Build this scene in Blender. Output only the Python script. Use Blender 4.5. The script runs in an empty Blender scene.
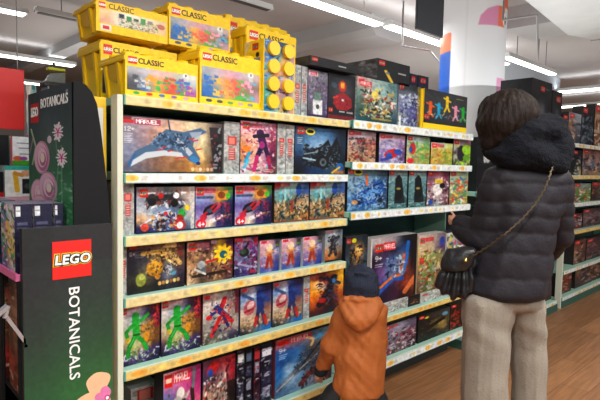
import bpy, bmesh, math, random
import numpy as np
from mathutils import Vector, Matrix
PI = math.pi
C = bpy.context.scene.collection
# ------------------------------------------------------------------ camera geometry (a real pinhole, 600x400 frame)
H = 1.36; D = 1.80; F = 504.4
YAW, PIT, ROL = math.radians(43.484), math.radians(3.812), math.radians(1.242)
def _axes():
    cy, sy, cp, sp, cr, sr = math.cos(YAW), math.sin(YAW), math.cos(PIT), math.sin(PIT), math.cos(ROL), math.sin(ROL)
    f = np.array([sy*cp, cy*cp, -sp]); right = np.array([cy, -sy, 0.]); up = np.cross(right, f)
    return cr*right+sr*up, -sr*right+cr*up, f
AR, AU, AF = _axes()
def _ray(x, y): return AF*F + AR*(x-300) - AU*(y-200)
def onY(x, y, Y):
    d = _ray(x, y)*1.; d = d*(Y/d[1]); return Vector((d[0], Y, d[2]+H))
def onZ(x, y, z):
    d = _ray(x, y); d = d*((z-H)/d[2]); return Vector((d[0], d[1], z))
def onX(x, y, X):
    d = _ray(x, y); d = d*(X/d[0]); return Vector((X, d[1], d[2]+H))
cam = bpy.data.objects.new('camera', bpy.data.cameras.new('camera')); C.objects.link(cam)
cam.data.sensor_width = 36; cam.data.lens = F*36/600; cam.data.clip_end = 100; cam.data.clip_start = .02
m = Matrix((AR, AU, -AF)).transposed().to_4x4(); m.translation = (0, 0, H); cam.matrix_world = m
bpy.context.scene.camera = cam
vs = bpy.context.scene.view_settings
vs.view_transform = 'Standard'; vs.look = 'None'; vs.gamma = 1; vs.use_curve_mapping = False; vs.exposure = 0.0

def lin(c):
    c = np.asarray(c, float)
    return np.where(c <= .04045, c/12.92, ((np.maximum(c, 0)+.055)/1.055)**2.4)
def hx(s):
    if not isinstance(s, str): return np.array(s, float)
    if len(s) == 3: s = ''.join(a*2 for a in s)
    return np.array([int(s[i:i+2], 16)/255 for i in (0, 2, 4)])
# ------------------------------------------------------------------ materials
MATS = {}
def mat(name, col, rough=.5, metal=0., noise=0., nscale=20., bump=0., bscale=60., emit=None, estr=0., sheen=0., spec=.5, stretch=None, trans=0.):
    if name in MATS: return MATS[name]
    M = bpy.data.materials.new(name); M.use_nodes = True; nt = M.node_tree; b = nt.nodes['Principled BSDF']
    c = lin(hx(col)); b.inputs['Roughness'].default_value = rough; b.inputs['Metallic'].default_value = metal
    b.inputs['Specular IOR Level'].default_value = spec
    b.inputs['Base Color'].default_value = (*c, 1)
    if sheen: b.inputs['Sheen Weight'].default_value = sheen
    if trans: b.inputs['Transmission Weight'].default_value = trans
    tc = nt.nodes.new('ShaderNodeTexCoord'); mp = nt.nodes.new('ShaderNodeMapping'); nt.links.new(tc.outputs['Object'], mp.inputs[0])
    if stretch: mp.inputs['Scale'].default_value = stretch
    if noise:
        n = nt.nodes.new('ShaderNodeTexNoise'); n.inputs['Scale'].default_value = nscale; n.inputs['Detail'].default_value = 5
        nt.links.new(mp.outputs[0], n.inputs['Vector'])
        r = nt.nodes.new('ShaderNodeMapRange'); r.inputs[1].default_value = .3; r.inputs[2].default_value = .7
        r.inputs[3].default_value = 1-noise; r.inputs[4].default_value = 1+noise
        nt.links.new(n.outputs[0], r.inputs[0])
        v = nt.nodes.new('ShaderNodeVectorMath'); v.operation = 'SCALE'; v.inputs[0].default_value = c
        nt.links.new(r.outputs[0], v.inputs['Scale']); nt.links.new(v.outputs[0], b.inputs['Base Color'])
    if bump:
        n = nt.nodes.new('ShaderNodeTexNoise'); n.inputs['Scale'].default_value = bscale; n.inputs['Detail'].default_value = 4
        nt.links.new(mp.outputs[0], n.inputs['Vector'])
        bp = nt.nodes.new('ShaderNodeBump'); bp.inputs['Strength'].default_value = bump; bp.inputs['Distance'].default_value = .01
        nt.links.new(n.outputs[0], bp.inputs['Height']); nt.links.new(bp.outputs[0], b.inputs['Normal'])
    if emit is not None:
        b.inputs['Emission Color'].default_value = (*lin(hx(emit)), 1); b.inputs['Emission Strength'].default_value = estr
    MATS[name] = M; return M
def print_mat(name, rough=.4, bump=0.):
    M = bpy.data.materials.new(name); M.use_nodes = True; nt = M.node_tree; b = nt.nodes['Principled BSDF']
    a = nt.nodes.new('ShaderNodeAttribute'); a.attribute_name = 'ink'
    nt.links.new(a.outputs['Color'], b.inputs['Base Color']); b.inputs['Roughness'].default_value = rough
    n = nt.nodes.new('ShaderNodeTexNoise'); n.inputs['Scale'].default_value = 14
    tc = nt.nodes.new('ShaderNodeTexCoord'); nt.links.new(tc.outputs['Object'], n.inputs['Vector'])
    r = nt.nodes.new('ShaderNodeMapRange'); r.inputs[3].default_value = rough-.08; r.inputs[4].default_value = rough+.12
    nt.links.new(n.outputs[0], r.inputs[0]); nt.links.new(r.outputs[0], b.inputs['Roughness'])
    b.inputs['Specular IOR Level'].default_value = .35
    MATS[name] = M; return M
PRINT = print_mat('printed_card', .42); PLAST = print_mat('printed_label', .45)
# ------------------------------------------------------------------ painting the print on a thing (art laid out in millimetre-like units)
FONT = {'A':'01110100011000111111100011000110001','B':'11110100011000111110100011000111110','C':'01111100001000010000100001000001111',
'E':'11111100001000011110100001000011111','G':'01111100001000010011100011000101111','I':'11111001000010000100001000010011111',
'L':'10000100001000010000100001000011111','M':'10001110111010110101100011000110001','N':'10001110011010110011100011000110001',
'O':'01110100011000110001100011000101110','R':'11110100011000111110101001001010001','S':'01111100001000001110000010000111110',
'T':'11111001000010000100001000010000100','V':'10001100011000110001010100101000100','W':'10001100011000110101101011101110001',
'K':'10001100101010011000101001001010001','1':'00100011000010000100001000010001110','2':'01110100010000100110010001000011111',
'4':'00010001100101010010111110001000010','+':'00000001000010011111001000010000000','8':'01110100011000101110100011000101110','D':'11110100011000110001100011000111110',
'9':'01110100011000101111000010001001100','6':'00110010001000011110100011000101110','H':'10001100011000111111100011000110001','P':'11110100011000111110100001000010000','U':'10001100011000110001100011000101110','Y':'10001100010101000100001000010000100'}
class Cv:
    pop = True; blur = True
    def __init__(s, w, h, bg='888', res=2.):
        s.w, s.h = w, h; s.n = max(3, int(w*res)); s.m = max(3, int(h*res)); k = 2
        X, Y = np.meshgrid((np.arange(s.n*k)+.5)/(s.n*k)*w, (np.arange(s.m*k)+.5)/(s.m*k)*h); s.X, s.Y = X, Y
        s.a = np.zeros(X.shape+(3,))+hx(bg)
    def put(s, mask, c, al=1.):
        al = mask*al; s.a = s.a*(1-al[..., None])+hx(c)*al[..., None]
    def rect(s, x0, y0, x1, y1, c, al=1.): s.put(((s.X >= x0) & (s.X <= x1) & (s.Y >= y0) & (s.Y <= y1))*1., c, al)
    def ell(s, x, y, rx, ry, c, al=1., rot=0, soft=0.):
        a = math.radians(rot); dx, dy = s.X-x, s.Y-y; u = dx*math.cos(a)+dy*math.sin(a); v = -dx*math.sin(a)+dy*math.cos(a)
        d = np.sqrt((u/rx)**2+(v/ry)**2)
        s.put(np.clip((1+soft-d)/(2*soft), 0, 1) if soft else (d < 1)*1., c, al)
    def poly(s, pts, c, al=1.):
        ins = np.zeros(s.X.shape, bool); n = len(pts)
        for i in range(n):
            (x0, y0), (x1, y1) = pts[i], pts[(i+1) % n]
            if y0 == y1: continue
            ins ^= ((y0 > s.Y) != (y1 > s.Y)) & (s.X < (x1-x0)*(s.Y-y0)/(y1-y0)+x0)
        s.put(ins*1., c, al)
    def line(s, pts, wd, c, al=1.):
        M = np.zeros(s.X.shape)
        for (x0, y0), (x1, y1) in zip(pts[:-1], pts[1:]):
            L = max((x1-x0)**2+(y1-y0)**2, 1e-9); t = np.clip(((s.X-x0)*(x1-x0)+(s.Y-y0)*(y1-y0))/L, 0, 1)
            M = np.maximum(M, np.hypot(s.X-x0-t*(x1-x0), s.Y-y0-t*(y1-y0)) < wd/2)
        s.put(M, c, al)
    def grid(s, rows, al=1., x0=0, y0=0, x1=None, y1=None):
        x1 = s.w if x1 is None else x1; y1 = s.h if y1 is None else y1
        G = np.array([[hx(c) for c in r.split()] for r in rows]); R, K = G.shape[:2]
        u = np.clip((s.X-x0)/(x1-x0)*K-.5, 0, K-1.001); v = np.clip((s.Y-y0)/(y1-y0)*R-.5, 0, R-1.001)
        if R == 1: v = v*0; G = np.concatenate([G, G])
        if K == 1: u = u*0; G = np.concatenate([G, G], 1)
        i, j = u.astype(int), v.astype(int); fu, fv = (u-i)[..., None], (v-j)[..., None]
        g = (G[j, i]*(1-fu)+G[j, i+1]*fu)*(1-fv)+(G[j+1, i]*(1-fu)+G[j+1, i+1]*fu)*fv
        mk = ((s.X >= x0) & (s.X <= x1) & (s.Y >= y0) & (s.Y <= y1))[..., None]*al
        s.a = s.a*(1-mk)+g*mk
    def vn(s, cell, seed):
        r = np.random.RandomState(seed); G = r.rand(int(s.h/cell)+3, int(s.w/cell)+3); u, v = s.X/cell, s.Y/cell
        i, j = u.astype(int), v.astype(int); fu, fv = u-i, v-j; fu = fu*fu*(3-2*fu); fv = fv*fv*(3-2*fv)
        return (G[j, i]*(1-fu)+G[j, i+1]*fu)*(1-fv)+(G[j+1, i]*(1-fu)+G[j+1, i+1]*fu)*fv
    def grain(s, amt=.12, cell=3., seed=1):
        v = (s.vn(cell, seed)-.5)+.6*(s.vn(cell*.5, seed+7)-.5); s.a = np.clip(s.a*(1+amt*2*v[..., None])+amt*.3*v[..., None], 0, 1)
    def mott(s, pal, cell, seed, x0=0, y0=0, x1=None, y1=None, dens=.5, al=1.):
        r = np.random.RandomState(seed); x1 = s.w if x1 is None else x1; y1 = s.h if y1 is None else y1
        n = int((x1-x0)*(y1-y0)/(cell*cell)*dens*2)
        for _ in range(n):
            x, y = r.uniform(x0, x1), r.uniform(y0, y1); a = cell*r.uniform(.3, .8)
            c = pal[r.randint(len(pal))]
            if r.rand() < .5: s.ell(x, y, a*r.uniform(.7, 1.8), a*.6, c, al, r.uniform(0, 180))
            else:
                t = r.uniform(0, PI); s.line([(x, y), (x+a*1.6*math.cos(t), y+a*1.6*math.sin(t))], a*.7, c, al)
    def text(s, x, y, h, t, c, sp=1.15, al=1., wd=.62):
        px = h/7; cw = h*wd
        for k, ch in enumerate(t):
            if ch == ' ': continue
            b = FONT[ch]
            for i in range(35):
                if b[i] == '1':
                    cx = x+k*cw*sp+(i % 5)*cw/5; cy = y+(i//5)*px; s.rect(cx-px*.1, cy-px*.1, cx+cw/5+px*.1, cy+px*1.1, c, al)
    def logo(s, x, y, w=8, dark=False):
        s.rect(x, y, x+w, y+w, 'd8201c'); s.ell(x+w*.5, y+w*.5, w*.45, w*.24, 'f4d440', rot=-8); s.ell(x+w*.5, y+w*.5, w*.41, w*.2, '201010', rot=-8)
        s.text(x+w*.13, y+w*.36, w*.28, 'LEGO', 'fff', sp=1.0, wd=.66)
    def brand(s, x, y, w, h, c='d8302c'):
        s.rect(x, y, x+w, y+h, c); s.text(x+w*.06, y+h*.17, h*.68, 'MARVEL', 'fff', sp=1., wd=w*.88/6/(h*.68))
    def small(s, x, y, w, n, c='eee', al=.7):
        for i in range(n): s.rect(x, y+i*1.9, x+w*(1-.25*((i*7) % 3)/2), y+i*1.9+.8, c, al)
    def out(s):
        a = s.a.reshape(s.m, 2, s.n, 2, 3).mean((1, 3)); p = np.pad(a, ((1, 1), (1, 1), (0, 0)), 'edge')
        b = (p[:-2, 1:-1]+p[2:, 1:-1]+p[1:-1, :-2]+p[1:-1, 2:])/4; a = a*.5+b*.5 if s.blur else a
        if s.pop: g = a.mean(2, keepdims=True); a = g+(a-g)*.92; a = (a-.5)*1.16+.435
        return np.clip(a, .01, .97)
# ------------------------------------------------------------------ mesh helpers
def link(name, me, m, parent=None):
    o = bpy.data.objects.new(name, me); C.objects.link(o)
    if m is not None and not me.materials: me.materials.append(m)
    if parent is not None: o.parent = parent
    return o
def tag(o, label=None, cat=None, group=None, kind=None):
    if label: o['label'] = label
    if cat: o['category'] = cat
    if group: o['group'] = group
    if kind: o['kind'] = kind
    return o
def empty(name, loc, rz=0., **k):
    o = bpy.data.objects.new(name, None); C.objects.link(o); o.location = loc; o.rotation_euler = (0, 0, rz); o.empty_display_size = .05
    return tag(o, **k)
class MB:
    def __init__(s): s.b = bmesh.new()
    def box(s, x0, y0, z0, x1, y1, z1, bev=0.):
        vs = [s.b.verts.new(p) for p in ((x0,y0,z0),(x1,y0,z0),(x1,y1,z0),(x0,y1,z0),(x0,y0,z1),(x1,y0,z1),(x1,y1,z1),(x0,y1,z1))]
        fs = [s.b.faces.new([vs[i] for i in f]) for f in ((3,2,1,0),(4,5,6,7),(0,1,5,4),(1,2,6,5),(2,3,7,6),(3,0,4,7))]
        if bev: bmesh.ops.bevel(s.b, geom=list({e for f in fs for e in f.edges}), offset=bev, segments=2, affect='EDGES', profile=.6)
        return s
    def hexa(s, pts, bev=0.):
        vs = [s.b.verts.new(p) for p in pts]
        fs = [s.b.faces.new([vs[i] for i in f]) for f in ((3,2,1,0),(4,5,6,7),(0,1,5,4),(1,2,6,5),(2,3,7,6),(3,0,4,7))]
        if bev: bmesh.ops.bevel(s.b, geom=list({e for f in fs for e in f.edges}), offset=bev, segments=2, affect='EDGES', profile=.6)
        return s
    def cyl(s, p, q, r, r2=None, n=16):
        p, q = Vector(p), Vector(q); d = q-p; M = Matrix.Translation((p+q)/2) @ d.to_track_quat('Z', 'Y').to_matrix().to_4x4()
        bmesh.ops.create_cone(s.b, cap_ends=True, segments=n, radius1=r, radius2=r if r2 is None else r2, depth=d.length, matrix=M); return s
    def tube(s, pts, r, n=8):
        for a, b in zip(pts[:-1], pts[1:]): s.cyl(a, b, r, n=n)
        return s
    def prism(s, prof, y0, y1, ax='Y'):
        mk = (lambda u, v, w: (u, w, v)) if ax == 'Y' else ((lambda u, v, w: (w, u, v)) if ax == 'X' else (lambda u, v, w: (u, v, w)))
        a = [s.b.verts.new(mk(u, v, y0)) for u, v in prof]; b = [s.b.verts.new(mk(u, v, y1)) for u, v in prof]; n = len(prof)
        s.b.faces.new(a[::-1]); s.b.faces.new(b)
        for i in range(n): s.b.faces.new((a[i], a[(i+1) % n], b[(i+1) % n], b[i]))
        bmesh.ops.recalc_face_normals(s.b, faces=s.b.faces[:]); return s
    def build(s, name, m, parent=None, smooth=False):
        me = bpy.data.meshes.new(name); s.b.to_mesh(me); s.b.free()
        if smooth: me.polygons.foreach_set('use_smooth', [True]*len(me.polygons))
        return link(name, me, m, parent)
def panel_mesh(name, faces, extra=()):
    """faces: (origin, u-vector, v-vector, image or colour); v runs DOWN the print. extra: plain quads (4 pts, colour). One mesh with an ink attribute."""
    V, Fc, K = [], [], []; off = 0
    for o, u, v, im in faces:
        if not isinstance(im, np.ndarray): im = hx(im)[None, None]+np.zeros((1, 1, 3))
        if im.ndim == 1: im = im[None, None]+np.zeros((1, 1, 3))
        mm, nn = im.shape[:2]; o, u, v = map(np.array, (o, u, v))
        jj, ii = np.meshgrid(np.linspace(0, 1, nn+1), np.linspace(0, 1, mm+1))
        V.append((o+jj[..., None]*u+ii[..., None]*v).reshape(-1, 3))
        id = np.arange((mm+1)*(nn+1)).reshape(mm+1, nn+1)+off
        Fc.append(np.stack([id[:-1, :-1], id[1:, :-1], id[1:, 1:], id[:-1, 1:]], -1).reshape(-1, 4))
        K.append(im.reshape(-1, 3)); off += (mm+1)*(nn+1)
    V = np.concatenate(V); Fc = np.concatenate(Fc); K = lin(np.concatenate(K))
    me = bpy.data.meshes.new(name); me.vertices.add(len(V)); me.vertices.foreach_set('co', V.ravel())
    me.loops.add(Fc.size); me.loops.foreach_set('vertex_index', Fc.ravel()); me.polygons.add(len(Fc))
    me.polygons.foreach_set('loop_start', np.arange(0, Fc.size, 4)); me.polygons.foreach_set('loop_total', np.full(len(Fc), 4))
    me.update(calc_edges=True)
    at = me.color_attributes.new('ink', 'FLOAT_COLOR', 'CORNER')
    k4 = np.concatenate([np.repeat(K, 4, 0), np.ones((len(Fc)*4, 1))], 1); at.data.foreach_set('color', k4.ravel())
    return me
def carton_mesh(name, w, h, d, front, side='222', top='333', left=None, topim=None, bottom=None):
    """origin at bottom front-left; front faces -Y."""
    f = [((0, 0, h), (w, 0, 0), (0, 0, -h), front),
         ((0, d, h), (0, -d, 0), (0, 0, -h), left if left is not None else side),
         ((w, 0, h), (0, d, 0), (0, 0, -h), side), ((w, d, h), (-w, 0, 0), (0, 0, -h), side),
         ((0, d, h), (w, 0, 0), (0, -d, 0), topim if topim is not None else top), ((0, 0, 0), (w, 0, 0), (0, d, 0), bottom or side)]
    return panel_mesh(name, f)
YF = D*1.018
def solve(xl, xr, yt, z, Y, yb=None):
    """world left X, width and height of a carton whose front face stands at depth Y on height z (photo pixel edges of that face)"""
    pl = onY(xl, yb if yb else yt+20, Y); pr = onY(xr, yb if yb else yt+20, Y)
    t = onY((xl+xr)/2, yt, Y)
    return pl.x, pr.x-pl.x, t.z-z
def carton(name, label, cat, xl, xr, yt, z, art, d=.075, Y=YF, side='222', top='333', left=None, group=None, topim=None, rz=0., mesh=None):
    """yt = photo row of the top edge at the middle of the front face"""
    X, w, h = solve(xl, xr, yt, z, Y)
    for za, zn in CLAMP:
        if X < X1R-.03 and abs(z-za) < .001: h = min(h, zn-.034-z)
    for za, zn in CLAMP2:
        if X > X2L-.03 and X < X2R and abs(z-za) < .09 and z >= za-.001: h = min(h, zn-.034-z)
    for za, zn in CLAMP4:
        if X > X4L-.12 and abs(z-za) < .001: h = min(h, zn-.034-z); X = max(X, X4L+.004)
    me = mesh or carton_mesh(name, w, h, d, art.out() if isinstance(art, Cv) else art, side, top, left, topim)
    o = link(name, me, PRINT); o.location = (X, Y, z+.0005); o.rotation_euler.z = rz
    tag(o, label, cat, group); return o
# ------------------------------------------------------------------ the setting
def zr(k): return H+k*D
def wood_floor():
    M = bpy.data.materials.new('wood_planks'); M.use_nodes = True; nt = M.node_tree; b = nt.nodes['Principled BSDF']
    tc = nt.nodes.new('ShaderNodeTexCoord'); br = nt.nodes.new('ShaderNodeTexBrick')
    br.inputs['Scale'].default_value = 1; br.inputs['Brick Width'].default_value = 1.3; br.inputs['Row Height'].default_value = .16
    br.inputs['Mortar Size'].default_value = .0015; br.inputs['Color1'].default_value = (*lin(hx('a0704a')), 1); br.inputs['Color2'].default_value = (*lin(hx('835838')), 1)
    br.inputs['Mortar'].default_value = (*lin(hx('5d3f2b')), 1); br.offset = .37; nt.links.new(tc.outputs['Object'], br.inputs['Vector'])
    mp = nt.nodes.new('ShaderNodeMapping'); mp.inputs['Scale'].default_value = (1.6, 22, 1); nt.links.new(tc.outputs['Object'], mp.inputs[0])
    n = nt.nodes.new('ShaderNodeTexNoise'); n.inputs['Scale'].default_value = 2.2; n.inputs['Detail'].default_value = 7; nt.links.new(mp.outputs[0], n.inputs['Vector'])
    r = nt.nodes.new('ShaderNodeMapRange'); r.inputs[1].default_value = .3; r.inputs[2].default_value = .7; r.inputs[3].default_value = .72; r.inputs[4].default_value = 1.25
    nt.links.new(n.outputs[0], r.inputs[0]); v = nt.nodes.new('ShaderNodeVectorMath'); v.operation = 'SCALE'
    nt.links.new(br.outputs[0], v.inputs[0]); nt.links.new(r.outputs[0], v.inputs['Scale']); nt.links.new(v.outputs[0], b.inputs['Base Color'])
    b.inputs['Roughness'].default_value = .42; return M
def struct(o): o['kind'] = 'structure'; return o
struct(MB().box(-6, -5, -.05, 22, 16, 0).build('floor', wood_floor()))
CZ = 3.25
POW = 62
CEIL = mat('painted_concrete', 'aeabaa', .8, noise=.05, nscale=1.2)
struct(MB().box(-6, -5, CZ, 22, 16, CZ+.1).build('ceiling', CEIL))
WALL = mat('grey_wall_paint', 'c4c0ba', .8, noise=.05, nscale=2)
struct(MB().box(-6, 15.9, 0, 22, 16, CZ).build('wall_back', WALL))
struct(MB().box(21.9, -5, 0, 22, 16, CZ).build('wall_right', WALL))
# beams and ducts of the ceiling (all run away from the aisle)
BEAM = mat('beam_paint', 'b3b6b7', .7, noise=.04, nscale=3)
def at(x, y, z): return onZ(x, y, z)
p = at(320, 26, CZ-.0); q = at(340, 43, CZ-.38)
bm = MB(); bm.prism([(p.x, CZ+.02), (p.x+.02, CZ-.17), (p.x+.1, CZ-.25), (p.x+.6, CZ-.25), (p.x+.68, CZ-.17), (p.x+.68, CZ+.02)], 4.0, 14.)
tag(bm.build('trim_1', BEAM), kind='structure')
p = at(60, 50, CZ)
tag(MB().box(p.x-.2, 6.9, CZ-.14, p.x+.05, 15, CZ+.01).build('trim_2', BEAM), kind='structure')
# big ventilation duct on the right: its near lower edge crosses the top right of the view
DUCT = mat('galvanised_duct', 'cdd4d6', .5, .1, noise=.06, nscale=4)
DZ = 2.85
a = at(525, 0, DZ); b_ = at(568, 35, DZ); c = at(590, 39, DZ); d = at(606, 35, DZ)
du = empty('ventilation_duct', (b_.x, b_.y, DZ), label='grey sheet metal ventilation duct under the ceiling at upper right', cat='duct')
def rel(pt, z=None): return (pt.x-b_.x, pt.y-b_.y, (pt.z if z is None else z)-DZ)
e1 = at(520, -30, DZ)
prof = [(a.x-b_.x-(b_.x-a.x), a.y-b_.y-(b_.y-a.y)), (0, 0), (c.x-b_.x, c.y-b_.y), (d.x-b_.x+.6, d.y-b_.y-.3), (d.x-b_.x+.6, -3.4), (a.x-b_.x-(b_.x-a.x), -3.4)]
MB().prism(prof, 0, CZ-DZ+.01, 'Z').build('duct_body', DUCT, du)
for k in range(3): MB().box(.4+k*.7, -.9, -.006, .42+k*.7, -.1, .0).build('seam', mat('seam_metal', '8c9294', .5, .5), du)
a = at(503, 32, 3.1)
pl = []
for (x, y) in ((503, 30), (530, 41), (566, 34), (560, 20)): pl.append(at(x, y, 3.0))
gd = empty('duct_branch', (pl[1].x, pl[1].y, 3.0), label='smaller grey duct box under the ceiling beside the printed column', cat='duct')
MB().prism([(q_.x-pl[1].x, q_.y-pl[1].y) for q_ in pl], 0, CZ-3.0+.01, 'Z').build('duct_body', mat('duct_grey', 'b2b4b6', .6, noise=.04), gd)
MB().box(-.05, -.012, .1, .0, .0, .13).build('bracket', mat('seam_metal', 0), gd)
# hanging conduits
COND = mat('conduit_metal', '8b8b8b', .4, .6)
def hanger(name, px, z0, label, rad=.010):
    pts = [at(x, y, z0) if k is None else k for x, y, k in px]
    o = empty(name, pts[0], label=label, cat='pipe'); P = [q-pts[0] for q in pts]
    MB().tube(P, rad).build('pipe_run', COND, o)
    for q in (P[0], P[-1]): MB().cyl(q, (q.x, q.y, CZ-pts[0].z), rad, n=8).build('drop_rod', COND, o)
    return o
hanger('conduit_frame', [(402, 46, None), (430, 51, None), (448, 73, None)], 2.75, 'thin grey pipe frame hanging from the ceiling above the black cartons')
hanger('conduit_frame', [(503, 20, None), (537, 15, None), (538, 60, None)], 2.8, 'thin grey pipe hanging in front of the small duct beside the column')
# fluorescent battens
TUBE = mat('fluorescent_tube', 'fff', .4, emit='f7fff6', estr=5.)
FIX = mat('fixture_white', 'd9dcda', .5)
def batten(x0, x1, y, z, label, lit=True, w=.15, ax='X', power=0):
    L = x1-x0; o = empty('ceiling_light', (x0, y, z) if ax == 'X' else (y, x0, z), rz=0 if ax == 'X' else PI/2, label=label, cat='ceiling light', group='fluorescent ceiling lights')
    b = MB(); b.prism([(-w/2, 0), (w/2, 0), (w/2*.7, .06), (-w/2*.7, .06)], 0, L, 'X'); b.build('housing', FIX, o)
    if lit: MB().prism([(-w*.36, -.018), (w*.36, -.018), (w*.46, .001), (-w*.46, .001)], .03, L-.03, 'X').build('diffuser', TUBE, o)
    else: MB().box(.03, -w*.3, -.008, L-.03, w*.3, .001).build('diffuser', mat('dead_tube', '3c3b3a', .5), o)
    for k in (.2, .8): MB().cyl((L*k, 0, .06), (L*k, 0, CZ-z), .006, n=6).build('hanger', COND, o)
    if lit and power:
        l = bpy.data.objects.new('lamp', bpy.data.lights.new('lamp', 'AREA')); l.data.shape = 'RECTANGLE'; l.data.size = L; l.data.size_y = .25
        up = l.copy(); up.data = l.data.copy(); up.data.energy = power*UPK; up.data.size_y = .1; C.objects.link(up); up.parent = o; up.location = (L/2, 0, .075); up.rotation_euler.x = PI  # second area lamp, added facing up to brighten the ceiling
        l.data.energy = power; l.data.color = (1, .985, .95); C.objects.link(l); l.parent = o; l.location = (L/2, 0, -.03)
    return o
LZ = 3.0
def ly(x, y, Y): return onY(x, y, Y)
pa, pb = at(290, 2, LZ), at(386, 24.5, LZ)
YA = (pa.y+pb.y)/2
XA = pb.x
UPK = .12; POW = 62
for k, (x0, x1, lab) in enumerate([(XA-3.0, XA-1.53, 'second lit ceiling tube light left of the black hanging sign, cut by the frame top'), (XA-1.5, XA-.03, 'long lit ceiling tube light left of the black hanging sign'), (XA+.03, XA+1.5, 'lit ceiling tube light running behind the black hanging sign'), (XA+1.53, XA+3.0, 'lit ceiling tube light behind the printed column')]):
    batten(x0, x1, YA-.05*k, LZ, lab, power=26)
pa, pb = at(503, 58, 2.82), at(558, 74, 2.82)
batten(pa.x-.05, pb.x, (pa.y+pb.y)/2, 2.82, 'bright ceiling tube light above the black cartons right of the column', power=0, w=.11)
p = at(27, 15, LZ); batten(p.x-1.5, p.x, p.y, LZ, 'lit ceiling tube light at the upper left corner', power=25)
batten(p.x+.08, p.x+1.5, p.y-.02, LZ+.05, 'unlit dark ceiling fitting right of the upper left tube light', lit=False, w=.12)
p = at(245, 8, LZ); batten(p.x-1.5, p.x+.35, p.y, LZ+.05, 'unlit dark ceiling fitting above the yellow tubs', lit=False, w=.1)
p = at(0, 55, LZ); q = at(75, 66, LZ); batten(p.x-.6, q.x, (p.y+q.y)/2, LZ, 'lower lit ceiling tube light at left behind the yellow tubs', power=25, w=.2)
p = at(30, 83, 2.9); q = at(62, 87, 2.9); batten(p.x-2, q.x, min((p.y+q.y)/2, 15), 2.9, 'farthest lit ceiling tube light at left above the dark header board', w=.2)
# lights over the near aisle (outside the frame, they light the shelves)
for k in range(4): batten(-2.2+k*1.9, -.5+k*1.9, -.2, LZ, 'ceiling tube light over the near aisle', power=POW)
for k in range(4): batten(-1.2+k*1.9, .5+k*1.9, -2.6, LZ, 'ceiling tube light over the second near aisle', power=POW*.9)
# far aisle beyond: two bright rows running away to the right
for (x, y, lab) in ((580, 90.5, 'upper bright ceiling light beyond the right shelves'), (582, 106, 'lower bright ceiling light beyond the right shelves')):
    Xf = 13.5; p = onX(562, y+1.5, Xf); Xf = min(20, Xf*(2.95-H)/(p.z-H)); p = onX(562, y+1.5, Xf); q = onX(600, y-2., Xf)
    batten(min(q.y, p.y)-1., max(p.y, q.y)+.8, Xf, (p.z+q.z)/2 if y < 100 else (p.z+q.z)/2, lab, ax='Y', w=.3, power=45)
for (ux, uy) in ((1.5, -1.5), (5.5, -.8), (9, .5), (4.5, 2.6), (8, 4.2), (3.5, 7.5), (9, 8), (14, 2), (14, 8)):  # added unseen upward fill lights, standing in for light bounced onto the ceiling
    l = bpy.data.objects.new('bounce_light', bpy.data.lights.new('bounce_light', 'AREA')); l.data.shape = 'SQUARE'; l.data.size = 3; l.data.energy = 34; l.data.color = (1, .97, .94); C.objects.link(l); l.location = (ux, uy, 2.25); l.rotation_euler.x = PI
W_ = bpy.data.worlds.new('world'); bpy.context.scene.world = W_; W_.use_nodes = True
W_.node_tree.nodes['Background'].inputs[0].default_value = (.80, .86, 1., 1); W_.node_tree.nodes['Background'].inputs[1].default_value = .30
# ------------------------------------------------------------------ shelving
TEAL = mat('mint_shelf_metal', '9cc8b6', .45, noise=.04, nscale=8)
CREAM = mat('cream_upright_metal', 'cfd2bf', .45, noise=.03)
BACK = mat('dark_teal_back_panel', '3a625c', .6, noise=.08, nscale=30)
PLN = mat('dark_plinth', '1f2624', .6); PLG = mat('green_plinth', '2f5a4d', .5)
def strip_mesh(w, h, style, seed):
    cv = Cv(w*1000/3.2, h*1000/3.2, {'y': 'dac890', 'w': 'dfe5e4', 'o': 'dfc070'}[style], res=1.0); r = random.Random(seed); x = r.uniform(3, 20)  # style o: dimmer light on low strips put into a more orange colour
    cv.rect(0, 0, cv.w, 1., {'y': 'c9dcc0', 'w': 'c3dcdc', 'o': 'b9cfa8'}[style]); cv.rect(0, cv.h-.9, cv.w, cv.h, {'y': 'c9b06a', 'w': 'aebabc', 'o': 'bf9a48'}[style])
    while x < cv.w-12:
        t = r.random(); y = cv.h*.5
        if t < .3: cv.ell(x, y, r.uniform(7, 11), cv.h*.34, 'f0b93c' if style != 'o' else 'e09a34', .85); cv.ell(x+2, y, r.uniform(2, 4), cv.h*.22, 'e08c34', .6)
        elif t < .75: cv.ell(x, y, r.uniform(3, 7), cv.h*.22, 'f0d060', .8)
        for k in range(3): cv.rect(x+12, y-2+k*2, x+12+r.uniform(4, 12), y-1.2+k*2, '7d6a48', .55)
        x += r.uniform(24, 52)
    cv.grain(.05, 5, seed); cv.pop = False
    return panel_mesh('ticket_strip', [((0, 0, 0), (w, 0, 0), (0, 0, -h), cv.out()), ((0, 0, 0), (0, .012, 0), (w, 0, 0), 'd8dcc8'), ((0, .012, -h), (w, 0, 0), (0, -.012, 0), 'b5a878'), ((0, .012, 0), (0, -.012, 0), (0, 0, -h), '9cc8b6'), ((w, 0, 0), (0, .012, 0), (0, 0, -h), '9cc8b6')])
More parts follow.
